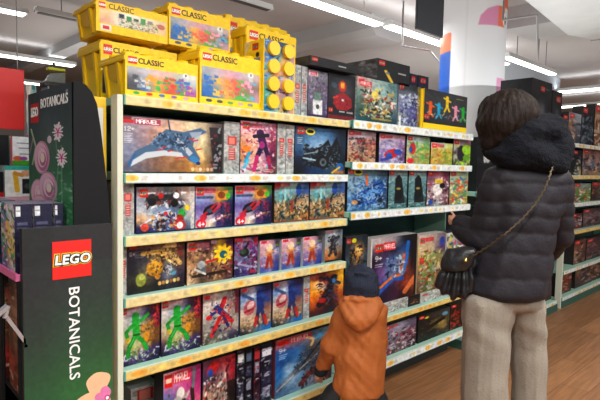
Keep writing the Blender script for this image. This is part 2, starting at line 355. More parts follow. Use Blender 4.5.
def bay(label, X0, X1, shelves, plinthY, base_z, top_z, left_post=True, plinth=PLN, group='shelving bays of the toy aisle', depth=.46, lw=.022, back=BACK):
    o = empty('shelving_bay', (X0, D, 0), label=label, cat='shelving', group=group); w = X1-X0
    if left_post: MB().box(-lw-.001, -.006, 0, -.001, .05, top_z, .002).build('upright', CREAM, o)
    MB().box(w-.012, .19, 0, w-.002, depth+.02, top_z, .002).build('upright', TEAL, o)
    b = MB(); b.box(.001, depth, .0, w-.013, depth+.015, top_z-.005)
    for k in range(int(top_z/.05)): b.box(.02, depth-.002, .04+k*.05, w-.03, depth, .06+k*.05)
    b.build('back_panel', back, o)
    MB().box(0, plinthY-D, 0, w-.013, depth-.01, base_z-.03).build('plinth', plinth, o)
    for i, (z, st, sh) in enumerate(shelves):
        b = MB(); b.box(.002, .0, z-.03, w-.014, depth-.003, z, .003)
        s = b.build('shelf', TEAL, o)
        me = strip_mesh(w-.03, sh, st, int(X0*100)+i*7+3)
        t = link('ticket_strip', me, PLAST, s); t.location = (.006, -.0125, z+.001)
        for xx in (0., w-.022): MB().box(xx, -.012, z-.034, xx+.006, .0, z).build('end_cap', mat('teal_end_cap', '4f9a8c', .5), s)
    return o
X1L, X1R = .447*D, 1.150*D; X2L, X2R = 1.153*D, 1.895*D; X3L, X3R = 1.93*D, 2.90*D; X4L, X4R = 2.965*D, 4.35*D
S1, S2, S3, S4, S5, SB = zr(.137), zr(-.022), zr(-.153), zr(-.283), zr(-.439), zr(-.645)
T1, T2, T3, T4, TB = zr(.142), zr(.017), zr(-.136), zr(-.496), zr(-.648)
CLAMP = [(S2, S1), (S3, S2), (S4, S3), (S5, S4), (SB, S5)]; CLAMP2 = [(T2, T1), (T3, T2), (T4, T3), (TB, T4)]
bay('near left bay of shelving filled with small toy cartons', X1L, X1R, [(S1, 'y', .036), (S2, 'w', .037), (S3, 'y', .038), (S4, 'y', .036), (S5, 'o', .036), (SB, 'o', .036)], D*1.06, SB, S1)
bay('middle bay of shelving with white ticket strips, left of the woman', X2L, X2R, [(T1, 'w', .046), (T2, 'w', .042), (T3, 'w', .043), (T4, 'o', .032), (TB, 'w', .045)], D*1.07, TB, T1, left_post=False)
rb_ = empty('shelving_bay', (X1L, D+.49, 0), label='rear face of the near left bay, under the hindmost yellow tubs', cat='shelving')
MB().box(0, 0, 0, X1R-X1L-.013, .46, S1-.031).build('rear_body', mat('dark_teal_back_panel', '27433f'), rb_); MB().box(0, 0, S1-.03, X1R-X1L-.013, .46, S1, .003).build('top_shelf', TEAL, rb_)
U1, U2, U3, U4, U5, UB = zr(.161), zr(-.017), zr(-.175), zr(-.335), zr(-.55), zr(-.70)
CLAMP4 = [(U2, U1), (U3, U2), (U4, U3), (U5, U4), (UB, U5)]
DK = mat('black_back_panel', '161a1b', .6)
bay('bay of shelving mostly hidden behind the woman', X3L, X3R, [(zr(-.09), 'w', .03), (zr(-.36), 'o', .036), (UB, 'w', .04)], D*.99, UB, zr(.10), left_post=False, plinth=PLG, back=DK)
bay('far right bay of shelving beyond the woman', X4L, X4R, [(U1, 'w', .04), (U2, 'y', .04), (U3, 'w', .04), (U4, 'o', .036), (U5, 'w', .036), (UB, 'w', .04)], D*.99, UB, U1, left_post=True, plinth=PLG, lw=.03)
def font_mesh(name, txt, size, m, parent, loc, rot, shear=0., off=0., ext=.001, space=1.):
    cu = bpy.data.curves.new(name, 'FONT'); cu.body = txt; cu.size = size; cu.shear = shear; cu.offset = off; cu.extrude = ext; cu.space_character = space; cu.align_x = 'CENTER'; cu.align_y = 'CENTER'; cu.resolution_u = 3
    ob = bpy.data.objects.new('tmp', cu); C.objects.link(ob); dg = bpy.context.evaluated_depsgraph_get(); me = bpy.data.meshes.new_from_object(ob.evaluated_get(dg)); bpy.data.objects.remove(ob)
    me.materials.clear(); o = link(name, me, m, parent); o.location = loc; o.rotation_euler = rot; return o
WHITE = mat('white_ink', 'f0f0ee', .5); BLK = mat('black_ink', '141414', .5); RED = mat('red_ink', 'd9201a', .45); YINK = mat('yellow_ink', 'f4d428', .5)
# ------------------------------------------------------------------ prints of the cartons (plain coloured compositions, no characters)
def spine(w, h, seed=1, c='a9aaa8', mark='c33a34', y0=.28):
    cv = Cv(w, h, c); cv.mott(['8b8c8c', 'c4c5c2', '77787a', 'b5b5b2'], 3.2, seed, dens=.8, al=.6); cv.grain(.08, 2, seed)
    cv.rect(w*.22, h*y0, w*.8, h*y0+w*.62, mark); cv.rect(w*.3, h*y0+1.2, w*.7, h*y0+w*.62-1.2, 'e8b8a8', .6)
    cv.rect(w*.3, h*y0+w*.8, w*.72, h*y0+w*.8+h*.24, mark, .75)
    for i in range(5): cv.rect(w*.34, h*y0+w*.8+1+i*h*.045, w*.66, h*y0+w*.8+1+i*h*.045+.9, 'e3d2cc', .8)
    return cv
def art_jet():
    c = Cv(103, 62); c.grid(['9a8c96 a8909a c9a59a d8b49a d9c3a0 cdbb9a 6a5a55', '8f8a9c a68a8c d99a70 e8b890 e5cf9c d6c49c 55403c', '8c8fa6 9c8890 c08a70 b88f7c dfc08c e0cf9e 3c3034', '7b8098 927a7a 96705c a87a58 c8965c d6b078 3a3236', '6c6a7c 7c6a6c 8c6650 8e6440 a8743c b88a50 4a3c38'])
    c.grain(.10, 4, 3); c.poly([(88, 6), (103, 6), (103, 62), (94, 62)], '2b2a30', .85); c.mott(['7a2c34', '15151b', '8a8a90', '43303a'], 4, 5, 90, 8, 102, 56, .6)
    c.poly([(5, 52), (12, 38), (26, 30), (34, 20), (42, 12), (60, 14), (78, 8), (86, 12), (72, 20), (70, 30), (78, 44), (76, 52), (66, 47), (54, 36), (34, 38), (18, 42), (8, 56)], '52708f')
    c.poly([(10, 48), (22, 39), (40, 36), (58, 38), (60, 43), (40, 42), (22, 46), (8, 55)], 'c3c9cf'); c.poly([(54, 20), (70, 38), (66, 42), (52, 25)], 'b6bcc6'); c.poly([(66, 14), (80, 12), (74, 30)], 'aab4c2', .8)
    c.line([(36, 18), (50, 28), (62, 30)], 4, '2d4460'); c.line([(46, 14), (44, 2)], 1.6, '444c5c'); c.line([(12, 42), (6, 54)], 2.2, '3a68a0')
    for x, y in ((34, 36), (38, 33), (44, 37), (52, 45), (58, 44), (66, 22), (70, 24), (74, 34)): c.line([(x, y), (x+5, y-1.5)], 1.5, 'c43a38')
    c.ell(72, 46, 6, 3.5, '3c84b8', rot=40); c.ell(76, 50, 2.5, 2, '1c3f78'); c.mott(['33485e', '6f8cab', '25344a', '8fa6c0'], 2.4, 8, 28, 16, 66, 34, .5, .7)
    c.rect(1, 1, 9, 5, '8c1c20', .8); c.rect(1, 4.5, 11, 8.2, 'cf3038'); c.brand(11.5, 2.5, 25, 6.5, 'a8465a'); c.text(2, 12, 4.6, '12+', 'eee', al=.9); c.small(2, 19, 8, 6)
    for k in range(6): c.ell(70+k*4.2, 57, 1.8, 2.2, ['e8c890', 'd8a070', 'e6d2b4', 'c89068', 'dcb890', 'd0a080'][k])
    c.rect(0, 0, 103, 1.2, '2e2224'); c.rect(0, 60.5, 103, 62, '2c3640'); return c
def art_mech(h=57):
    c = Cv(37, h); c.grid(['d9a8b8 e4c2c8 c8a0b4 a86a80', 'd0a08c e8b8a0 e0b0c0 8c3c58', 'd88c5c d8a080 b8a0b8 903050', 'c08c64 e0b0a0 c08ca0 5c3048', 'a8b0b8 d8c0b0 b89098 6c4440'])
    c.mott(['7a2c60', 'e8a0b0', 'f0e0d8', 'a83058', '4c2c4c'], 3, 4, dens=.4, al=.7)
    c.ell(6, 30, 4, 3, 'f08a28'); c.line([(5, 44), (9, 34)], 3, '2c9cc8'); c.line([(4, 50), (8, 42)], 3, '3cb0d8', .8); c.ell(30, 48, 3, 4, '60b8d8')
    c.line([(20, 12), (23, 24)], 8, '4a2058'); c.line([(23, 24), (18, 36)], 5, '38204c'); c.line([(24, 24), (29, 38)], 5, '38204c'); c.line([(17, 38), (14, 53)], 4, 'c02c70'); c.line([(29, 38), (31, 52)], 4, 'a82458')
    c.line([(14, 16), (28, 14)], 4, '30183c'); c.ell(22, 25, 3, 4, 'd83890', .7); c.logo(2, 1.5, 7); c.rect(10, 2, 22, 7, 'b04858', .7); c.small(2, 10, 5, 2); c.small(24, 52, 10, 2, 'f0e0b0')
    c.grain(.08, 2, 4); return c
def art_car(w=52, h=50):
    c = Cv(w, h); c.grid(['33506c 4a7098 4c78a4 3a5c80 1c2c3c', '40688c 7098c0 88aed0 5c84ac 283c50', '38587c 8cacc8 a8c4d8 6888a8 2c3c50', '1c3048 345878 4a6c8c 2c4458 1a2630', '101c2c 1c3c60 204468 3c5060 58504c'])
    c.poly([(6, 34), (10, 26), (26, 20), (33, 12), (36, 20), (42, 8), (46, 20), (48, 26), (42, 36), (26, 43), (10, 40)], '1c242c')
    c.mott(['0c1014', '3c4a56', '6c7c88', '242c34'], 2.4, 3, 8, 18, 46, 42, .6); c.ell(28, 37, 6, 7, '14181c'); c.ell(28, 37, 3.6, 4.4, '5c6870'); c.ell(28, 37, 1.4, 1.8, '101010')
    c.line([(8, 33), (20, 35)], 1.6, 'a8c4d0'); c.line([(9, 29), (22, 26)], 1.2, '8c9ca8'); c.ell(46, 42, 4, 5, '2868b0', rot=30); c.line([(38, 48), (46, 42)], 2, 'e0b030'); c.rect(40, 46, 50, 49, 'd0803c', .7)
    c.logo(2, 1.5, 7); c.ell(14.5, 5.5, 4.6, 3.4, 'e6d618'); c.ell(14.5, 5.3, 3.4, 1.8, '14140c'); c.small(2, 12, 5, 4); c.rect(0, 0, w, .8, '10181e'); c.grain(.08, 2.5, 2); return c
def art_bikes():
    c = Cv(60, 46); c.grid(['8c7c88 a08c90 6c7078 9c8c88 c8a898', '98a0ac 5c5c64 787478 3c4048 b8a8a0', 'b0b4bc 8c9cb0 6c84ac 5c6c80 a8a0a0', 'd8a878 98a8c0 7c94b8 6c7c94 a8b0b4', '2c2c58 3c4470 4c5888 50486c 5c6478'])
    c.mott(['23262c', 'dcdce0', '585c64', '8c3c34'], 3.4, 11, 8, 5, 48, 20, .7, .8); c.line([(12, 12), (40, 10)], 6, '2c2c30', .8); c.ell(24, 9, 3, 3, 'b82c2c'); c.ell(40, 9, 3.4, 3, 'd8dce0'); c.ell(15, 15, 4, 4, '1c1c20'); c.ell(38, 17, 4, 4, '202024')
    c.line([(4, 38), (24, 26), (34, 24)], 1.5, 'e8e8f0', .7); c.ell(24, 38, 5, 5, '18181c'); c.ell(24, 38, 2.5, 2.5, '9ca0a8'); c.ell(46, 28, 4, 5, '38a048'); c.ell(52, 22, 3, 3, 'e0c030'); c.ell(33, 29, 4, 3, '2c58b8'); c.ell(29, 27, 2, 2, 'c83028')
    c.ell(43, 33, 5, 4, 'a83028'); c.ell(44, 40, 6, 6, 'c03838'); c.ell(44, 40, 3.5, 3.5, 'e8d8d8'); c.ell(8, 40, 4, 4, 'd05040'); c.mott(['c8d0d8', '8c2c30', '1c1c28', 'e0a040'], 2.2, 7, 14, 26, 40, 44, .6, .8); c.poly([(54, 0), (60, 0), (60, 46), (56, 46)], 'c8c4c0', .8)
    c.logo(3, 2, 8); c.grain(.1, 2, 4); c.rect(0, 44.5, 60, 46, '24264a'); return c
def art_kid():
    c = Cv(38, 40); c.grid(['c89aa8 c8a8b4 d8a860 5c8c4c', '8c9cc8 8c8cb8 c8a050 3c4868', '6c60a0 585088 5c4870 243058', '9888b8 b8a8b8 584870 242848', 'b0a8b8 e0c8a8 4c3c68 1c2450'])
    c.rect(8, 1, 20, 6, 'c8505c', .8); c.logo(1, 1, 7); c.line([(2, 10), (17, 10)], 2.4, '38486c', .8); c.poly([(20, 4), (33, 3), (33, 13), (20, 13)], 'd8903c', .9); c.ell(26, 8, 4, 3.4, '8c5028'); c.ell(33, 9, 2.6, 3, '58b838')
    c.ell(15, 22, 8, 4.5, '20222c', rot=-25); c.line([(8, 27), (20, 17)], 2.5, 'b02838'); c.line([(18, 24), (26, 16)], 2.5, 'c83038'); c.ell(8, 29, 3.5, 3, 'c03048'); c.ell(14, 23, 3, 2, '505870'); c.line([(24, 30), (36, 28)], 2.4, 'c8a040', .8); c.line([(16, 33), (26, 29)], 4, 'e8e0e0', .8)
    c.rect(30, 16, 35, 26, '8c2838', .8); c.ell(5.5, 35, 5, 4.6, 'd82838'); c.text(2.5, 33, 5, '4+', 'fff'); c.mott(['283468', '6c3c70', 'a8486c', '1c2038'], 2.4, 6, 20, 14, 38, 40, .35, .7); c.grain(.08, 2, 9); c.rect(0, 38.8, 38, 40, '1c2860'); return c
def art_city():
    c = Cv(36, 39); c.grid(['b84848 8cb0b4 a8c0c0 5070a8', '78a8ac 98bcc0 5c8088 3c5c98', '70908c 588084 88705c a89078', 'a88c68 5c5448 b89468 c8a878', 'b89870 8c7048 4c4438 c09058', '9c7048 785838 a8804c a86c3c'])
    c.mott(['3c382c', 'c8a46c', '8c6c40', '243038', 'd8c09c', '48707c'], 2.6, 12, 0, 12, 36, 39, .7, .8); c.line([(6, 6), (6, 18)], 2.2, '68b0b8'); c.line([(11, 5), (11, 17)], 2, '88c4c8'); c.line([(16, 7), (16, 16)], 2, '68a0a8')
    c.ell(25, 7, 3, 6, '3058a8'); c.rect(1, 0.5, 15, 4, 'c83838'); c.rect(6, .8, 14, 3.8, 'e0c0b8', .6); c.line([(18, 18), (18, 28)], 2, 'a83830'); c.grain(.1, 2, 3); c.rect(0, 37.6, 36, 39, '8c4c3c'); return c
def art_gold():
    c = Cv(59, 51); c.grid(['382838 4c3c44 785c48 806048 503c38', '30303c 40404c 8c7048 a8844c 6c4c3c', '30323c 686454 484858 707078 58484c', '40423c 706c48 343444 808898 40384c', '2c2c30 38382c 24242c 3c3c48 302830'])
    c.ell(27, 26, 8.5, 9, 'b88428'); c.ell(28, 24, 5, 5, 'dca438'); c.line([(15, 10), (32, 9), (44, 17)], 4.5, 'c89c50'); c.line([(36, 6), (46, 14), (54, 24)], 5, 'c8a060'); c.line([(40, 3), (48, 4)], 5, 'd8b478'); c.line([(34, 14), (50, 26)], 2, 'e8cc88')
    c.ell(13, 37, 5, 7, '8c9444'); c.ell(14, 34, 3, 3, 'b0b460'); c.ell(30, 35, 3, 4, 'b88030'); c.poly([(38, 26), (44, 22), (47, 36), (40, 36)], 'c0c8d4', .8); c.ell(47, 33, 3, 4, '58a0b8', .8); c.ell(36, 18, 2.5, 4, '503018')
    for k in range(6): c.ell(32+k*4, 43.5-k*.3, 1.8, 2.2, ['d8b060', 'b08040', 'e0c888', '9c7038', 'd8c070', 'b89860'][k])
    c.mott(['1c1c24', 'd8b468', '785830', '50505c'], 2.2, 3, 18, 4, 56, 34, .35, .7); c.rect(2, 1, 9, 4, 'c83030'); c.rect(9, 1.5, 24, 4.2, '8c5050', .7); c.text(2, 7, 4, '8+', 'ddd', al=.8); c.small(7, 7, 9, 4, 'aaa', .5); c.grain(.1, 2, 5); c.ell(54, 10, 3, 7, '803838', .7); return c
def art_burst():
    c = Cv(47, 43); c.grid(['a88c8c 704860 603850 d8b040 482850', 'a87c58 8c6858 705048 e0b838 a04848', 'b08860 684c3c 8c6c54 c89048 803440', 'c8a080 a08468 603c34 a07858 8c4040', 'c8a888 584438 785848 8c6440 5c3848'])
    c.mott(['3c2c28', 'b89870', '806048', 'd8b890', '584038'], 3, 9, 2, 8, 46, 40, .6, .8)
    for k in range(9): a = k*PI*2/9; c.line([(37, 15), (37+9*math.cos(a), 15+9*math.sin(a))], 3, 'f0cc20')
    c.ell(37, 15, 6.5, 6.5, 'f0c828'); c.ell(37, 16, 4, 4, '206878'); c.ell(39, 17, 1.6, 1.6, 'e8d050'); c.line([(19, 22), (30, 20)], 2, 'c82c2c'); c.ell(14, 24, 4, 4, '9ca4a8'); c.ell(16, 30, 3, 3, '687078'); c.line([(6, 35), (40, 34)], 3, '2c2420', .8); c.line([(8, 28), (18, 34)], 2, 'c0c4c4')
    c.rect(24, 0, 30, 4, 'c0a0b0'); c.logo(2, 1.5, 7); c.rect(9.5, 2, 22, 6.5, 'c87880', .8); c.grain(.1, 2, 8); return c
def art_violet():
    c = Cv(24, 36); c.grid(['c85868 98508c 903878', '584c80 8878a0 783060', '706c90 50587c 783868', '505080 807898 5c2c58', '302c58 443468 482448']); c.mott(['a8b0c8', '282838', '5c4480', '9c3450', '787ca0'], 2.6, 5, dens=.7, al=.8)
    c.ell(10, 14, 5, 4, '2c3430'); c.ell(9, 13, 3, 2.5, '48584c'); c.line([(4, 24), (18, 28)], 2, '9898b8'); c.rect(1, 0.5, 9, 3.5, 'd83a44'); c.rect(8, 1, 17, 3.5, 'd09aa8', .8); c.rect(20, 1, 23.5, 7, 'b0283c'); c.rect(16, 31, 22, 34, 'c03048', .8); c.grain(.1, 2, 8); return c
def art_suit():
    c = Cv(21, 33); c.grid(['d8a8b8 d0a8b8 504858', 'c89ca0 d8b8b8 8c98a8', 'a890a8 d8b0a0 706898', '7868a8 c09888 4c5090', '5868b0 a890a8 303c80']); c.mott(['e8d0c8', '7c68a8', 'b87060', '3c4888'], 2.2, 15, 1, 8, 20, 32, .4, .6)
    c.line([(10, 8), (10, 18)], 4.5, 'b86838'); c.line([(9, 18), (7, 28)], 3, 'a03c30'); c.line([(11, 18), (13, 28)], 3, 'b04834'); c.ell(10, 8, 3.4, 4.4, 'f0d8b0', .8); c.line([(6, 14), (14, 12)], 2, 'd89858'); c.rect(17, 2, 20.5, 8, '4c4444'); c.rect(17, 5, 20, 7, '6c9040')
    c.rect(1, .6, 7, 3.6, 'd04050'); c.rect(7, 1, 15, 3.4, 'd88c98', .7); c.rect(1, 28, 21, 33, '3c4c98', .35); c.grain(.08, 2, 8); return c
def art_robot():
    c = Cv(19, 33); c.grid(['8c98a0 b0b8c0 707880', '98a4ac a8b0b8 78848c', 'a8a098 b0987c 6c7078', 'c8844c e0a060 8c6c50', 'a85c30 c88040 483838']); c.line([(9, 8), (9, 17)], 5, '2c2c34'); c.line([(8, 17), (5, 26)], 3.4, '24242c'); c.line([(10, 17), (12, 26)], 3.4, '2c2c34'); c.line([(4, 11), (15, 8)], 3, '343440'); c.mott(['50545c', '1c1c20', '888c94'], 1.8, 3, 4, 6, 15, 26, .5, .8)
    c.rect(1, .5, 9, 3, 'd89098'); c.grain(.1, 2, 8); c.rect(0, 31, 19, 33, '2c2828'); return c
def art_green():
    c = Cv(42, 59); c.grid(['b0909c c8a8b4 b8a8b8 483860 802c38', 'c0b8b4 a0a8b8 8c9cb0 384060 7c2430', 'b0b0a8 98a898 a8a088 8c8058 503034', 'b8ac90 b0a888 a09870 8c6c3c 7c5430', 'b09c7c a8b080 b8b080 907040 705030', '5c4858 a0a858 989878 58406c 302c58', '2c2444 484060 506058 3c2c60 1c1838'])
    c.mott(['986838', 'c08838', '604830', 'a89058'], 3.4, 3, 22, 16, 38, 46, .8, .85); c.mott(['302860', '58408c', 'c8ccd8', '5c7c38'], 2.6, 6, 2, 45, 40, 57, .7, .8); c.mott(['a02c38', '38204c', 'c83c44', '401c28'], 2.6, 8, 35, 1, 42, 24, .8)
    c.line([(8, 50), (9, 42), (15, 32)], 4.4, '1c9438'); c.line([(28, 46), (24, 38), (17, 31)], 4.4, '20a040'); c.line([(16, 16), (17, 31)], 7.5, '24a43e'); c.line([(13, 20), (6, 26), (8, 33)], 3.6, '1f9a3c'); c.line([(19, 18), (26, 14), (29, 11)], 3.4, '2cac48'); c.ell(16, 12, 4, 4.4, '2aa844'); c.line([(14, 30), (20, 30)], 2, '116828'); c.line([(10, 40), (14, 34)], 1.2, '58c868')
    c.ell(8, 34, 2.6, 2.6, 'e0b030', .8); c.ell(28, 34, 3, 5, 'd08c20', .8); c.logo(1, 2, 6); c.rect(7.5, 2, 20, 5, 'c09098', .7); c.small(1, 9, 5, 3); c.grain(.1, 2, 5); return c
def art_web():
    c = Cv(37, 50); c.grid(['a88c90 c8b8b4 a8a8a8 604850', 'c8b8b0 d8d0c8 b8b4a8 603c44', 'b8b0a8 b8b4ac c0b8a8 9c8c84', 'a09c94 8c8c88 b0a898 988c84', '7c7870 6c6c6c 9c948c a09490', '58544c 706858 58505c 38304c']); c.mott(['c8c4bc', '8c8880', 'a89c90'], 3, 3, dens=.3, al=.6)
    c.line([(22, 8), (17, 20)], 5, 'b82834'); c.line([(14, 16), (24, 26)], 6, '2c4088'); c.line([(20, 22), (30, 32)], 4, 'c03034'); c.line([(17, 26), (9, 42)], 4, 'c02c30'); c.line([(8, 22), (16, 18)], 3, '2c3c7c'); c.ell(6, 24, 3, 2.5, 'c42c34'); c.line([(22, 28), (26, 36)], 3, '28387c'); c.mott(['8c2430', '1c2c60', 'd05048'], 2, 9, 8, 8, 30, 42, .25, .8)
    c.rect(33, 1, 37, 25, '702838', .8); c.rect(1, 2, 7, 5.4, 'd03a3c'); c.rect(7, 2.4, 15, 5.2, 'c8a0a0', .7); c.small(1, 8, 4, 2); c.grain(.1, 2, 5); return c
def art_disc():
    c = Cv(31, 50); c.grid(['8c7088 a8a0b8 384c8c 302c58', '6c88b8 c0c8d4 3c5c98 404070', '98a0b0 a8b0c0 304c88 505068', 'b8a89c c0b0a4 44486c 986860', 'c8b49c b89c84 b09074 a88870', 'a08868 c0a080 907460 887060', '3c3840 685c58 4878a8 2858a0']); c.mott(['8c6c54', 'd0b898', '584c50'], 3, 12, 2, 32, 30, 50, .4, .7)
    c.ell(9, 22, 6, 8, 'b06068', rot=15); c.ell(10, 20, 3, 5, 'd8b8b4', .9, rot=30); c.line([(5, 26), (12, 24)], 2.4, '982c38'); c.line([(19, 8), (20, 24)], 7, '28407c'); c.line([(18, 26), (16, 40)], 3.8, '38406c'); c.line([(21, 26), (25, 42)], 3.8, '384474'); c.line([(24, 34), (26, 43)], 3.4, 'b83830'); c.line([(16, 34), (15, 42)], 3.4, 'b03430'); c.line([(22, 12), (28, 18)], 3.5, '304c90'); c.line([(3, 8), (12, 14)], 3, '304878', .8)
    c.rect(1, 1, 6, 4, 'd03a3c'); c.rect(6, 1.4, 14, 4, 'b89ca8', .7); c.grain(.1, 2, 5); c.poly([(18, 50), (31, 44), (31, 50)], '2c70b8', .8); return c
def art_orange():
    c = Cv(34, 50); c.grid(['a04c50 70303c e0903c e8a828', 'e09038 984040 502c34 f0b830', 'f0a030 e8b878 403040 d89030', 'e87c20 c86c28 382834 b85c28', 'c05c28 702c28 302030 9c4834', '5c2c2c 502030 282030 5c3840']); c.ell(9, 16, 6, 5, 'f0c890', .8, soft=.4); c.line([(24, 10), (18, 24), (10, 38)], 7, '1c2030'); c.line([(10, 8), (20, 12), (30, 18)], 3.2, '24304c'); c.mott(['384868', '0c1018', '606c84', '7c2c34'], 2.4, 4, 8, 8, 28, 40, .5, .8); c.ell(12, 34, 4, 3, 'c02c28', .9); c.rect(2, 1, 12, 4, 'b03838', .8); c.ell(24, 14, 2, 3, '3c74a0'); c.grain(.1, 2, 5); return c
def art_pink():
    c = Cv(38, 46); c.grid(['d8a0b0 c85c88 9c3068', 'a878a8 c85890 a83070', '5c74b0 b86098 c04880', '8c70a8 c87098 d87080', '707cb8 a86c88 e09878', '604c70 684858 c88078']); c.mott(['3c3030', 'c0b8ac', '5c504c', '988c80'], 4, 3, 5, 14, 26, 46, .7, .9); c.ell(17, 16, 4, 4, 'd8d4cc'); c.ell(14, 22, 4.5, 4.5, 'b8b0a8'); c.line([(22, 34), (30, 26), (29, 16)], 4, '3c2c2c'); c.line([(30, 14), (31, 2)], 3, '6c787c'); c.ell(22, 30, 4, 5, '34485c')
    c.rect(1, 1.5, 9, 10, 'e02824'); c.rect(2, 4, 8, 7, 'e8d8c0', .9); c.rect(9.6, 1, 27, 8.5, 'd83444'); c.text(10.6, 2.4, 5.6, 'MARVEL', 'f4dcd8', sp=1, wd=.46); c.grain(.08, 2, 5); return c
def art_swarm(w=36, h=46):
    c = Cv(w, h); c.grid(['6c4058 803040 a84048 8c2c38', '504060 684454 b09894 983040', 'b08c78 a88878 b8a49c 502c34', 'a0806c 8c7468 988884 2c2024', 'a88c70 58443c 706058 201c20']); c.ell(w*.3, 6, 7, 4, 'b82c30', rot=-20); c.ell(w*.22, 9, 3, 3, '2c509c'); c.mott(['e0d8d0', '3c3030', 'b8443c', '988070', '585050'], 2.8, 13, 1, 12, w*.8, h, .7, .85); c.rect(w*.75, h*.4, w, h, '2a2024', .8); c.mott(['b03040', '601c28'], 3, 3, w*.7, 0, w, h*.35, .5); c.grain(.1, 2, 6); return c
def art_glider():
    c = Cv(56, 62); c.grid(['b05c60 b06868 607ca0 78a0b8', '2c64a8 3870b0 686058 5484a8', '205898 4888c0 3c4048 4c545c', '2c74b8 70a8d8 444c5c 58687c', '3870a8 5890c0 7c98b0 5c4048', '506c90 7898b8 7c90a8 503440']); c.rect(2, 2, 12, 7, 'd02828'); c.rect(13, 1, 34, 7, 'c84850'); c.text(14, 2, 4.4, 'MARVEL', 'f0d8d4', sp=1, wd=.7, al=.8)
    c.text(3, 10, 5, '9+', 'e0e8f0', al=.8); c.small(3, 17, 8, 3, 'd0e0f0'); c.line([(30, 6), (36, 10), (34, 16)], 2.6, 'd8b078'); c.poly([(1, 52), (20, 34), (34, 26), (44, 14), (50, 10), (46, 28), (38, 34), (22, 42), (4, 56)], '505660'); c.line([(2, 54), (24, 38), (40, 28)], 1.6, '9ca4ac'); c.line([(26, 34), (46, 12)], 2, '24282e'); c.poly([(36, 12), (42, 4), (46, 8)], '4c98c8')
    c.ell(14, 46, 8, 7, 'b8d0e4', .6, soft=.5); c.ell(12, 34, 5, 6, 'd8e4f0', .5, soft=.5); c.line([(24, 56), (36, 44), (52, 40)], 5, '6c3438'); c.mott(['8c4c48', '3c2428', '4c2c34'], 3, 8, 26, 42, 55, 60, .6, .8); c.mott(['2c3038', '787e88', '404650'], 2.2, 8, 18, 20, 46, 42, .4, .8); c.grain(.09, 2.4, 5); return c
def art_hero_white(h=47):
    c = Cv(27, h, '9c94a4'); c.grid(['887c90 8c8898 706c7c', '6c6478 68606c 6c5c78', '706880 5c5468 64547c', '54505c 504c5c 584870']); c.mott(['50485c', '8c84a0', '6c7c68', 'a8a0b0'], 3, 5, dens=.5, al=.6); c.rect(7, h*.6, 20, h*.92, 'd4d4d4'); c.rect(9, h*.45, 18, h*.62, '6c9080', .8); c.ell(13.5, h*.75, 2.4, 2.4, '50505c'); c.line([(5, h*.7), (6, h*.9)], 3, '6c6478'); c.rect(0, h-4, 27, h, '4c3058')
    c.rect(1, 1, 13, 5.6, 'dcc8cc'); c.rect(2, 1.6, 12, 5, 'd04450'); c.text(2.6, 2.2, 2.4, 'MARVEL', 'f0e0e0', sp=1, wd=.6); c.grain(.08, 2, 5); return c
def art_bust(h=50):
    c = Cv(29, h, '2c2c32'); c.ell(15, 18, 11, 12, '50545c', .8, soft=.5); c.poly([(5, 32), (7, 24), (13, 20), (19, 20), (25, 25), (26, 34), (20, 38), (10, 38)], '9c2c34'); c.ell(15, 13, 4, 6, 'c0302c'); c.rect(13, 9, 17, 15, 'd8a838'); c.ell(16, 27, 1.8, 1.8, 'd0e4e8'); c.line([(6, 26), (10, 24)], 2, 'd04840'); c.mott(['6c1c24', 'b83840'], 2, 3, 7, 24, 24, 34, .4, .6)
    c.ell(6, 13, 3, 3, '4c6878', .6); c.logo(1, h-13, 4); c.rect(12, h-11, 18, h-9.6, 'ccc', .8); c.rect(20, h-11, 27, h-9, 'c0b0b0', .8); c.rect(0, h-6, 29, h, '7c2430'); c.grain(.06, 2, 5); return c
def art_team():
    c = Cv(46, 46, '6c8880'); c.grid(['c89898 a0b0ac 8ca8a4 5c7c80', '7c9890 a8b8b0 a0b4ac 6c8c90', '58746c 8c9c88 a0a898 7c9094', '486860 70806c 707c70 5c747c', '2c5860 2c5050 3c5450 305060']); c.mott(['d0c060', 'e0e0d8', '3c4848', '90a898', 'a83c38', '202c2c', 'c8a858'], 3, 14, 5, 10, 42, 40, .9, .9); c.ell(20, 16, 4, 4, 'e0c860'); c.ell(30, 13, 4, 4, '8cb0b0'); c.rect(2, 2, 8, 6, 'd03c3c'); c.rect(3, 3.5, 16, 9, 'cc4a50'); c.text(4, 4.6, 3, 'MARVEL', 'f4e4e0', sp=1, wd=.62); c.rect(16, 40, 40, 42, 'b09850', .9); c.grain(.1, 2, 5); return c
def art_blue():
    c = Cv(23, 43, '6c7488'); c.grid(['3c444c 40484c 383c44', '8890a0 9098a8 686c80', '7c84a8 606c94 484878', '889090 7078a0 544c80', '9ca8a8 606888 443c5c']); c.mott(['484c80', '9ca4c0', '2c2c44', 'c8d0d4', '6c64a8'], 2.6, 4, 2, 10, 22, 40, .8, .85); c.rect(20, 0, 23, 43, 'c8a828', .5); c.logo(1, 1, 4.5); c.rect(1, 32, 3, 42, 'e0e0e0'); c.grain(.1, 2, 5); return c
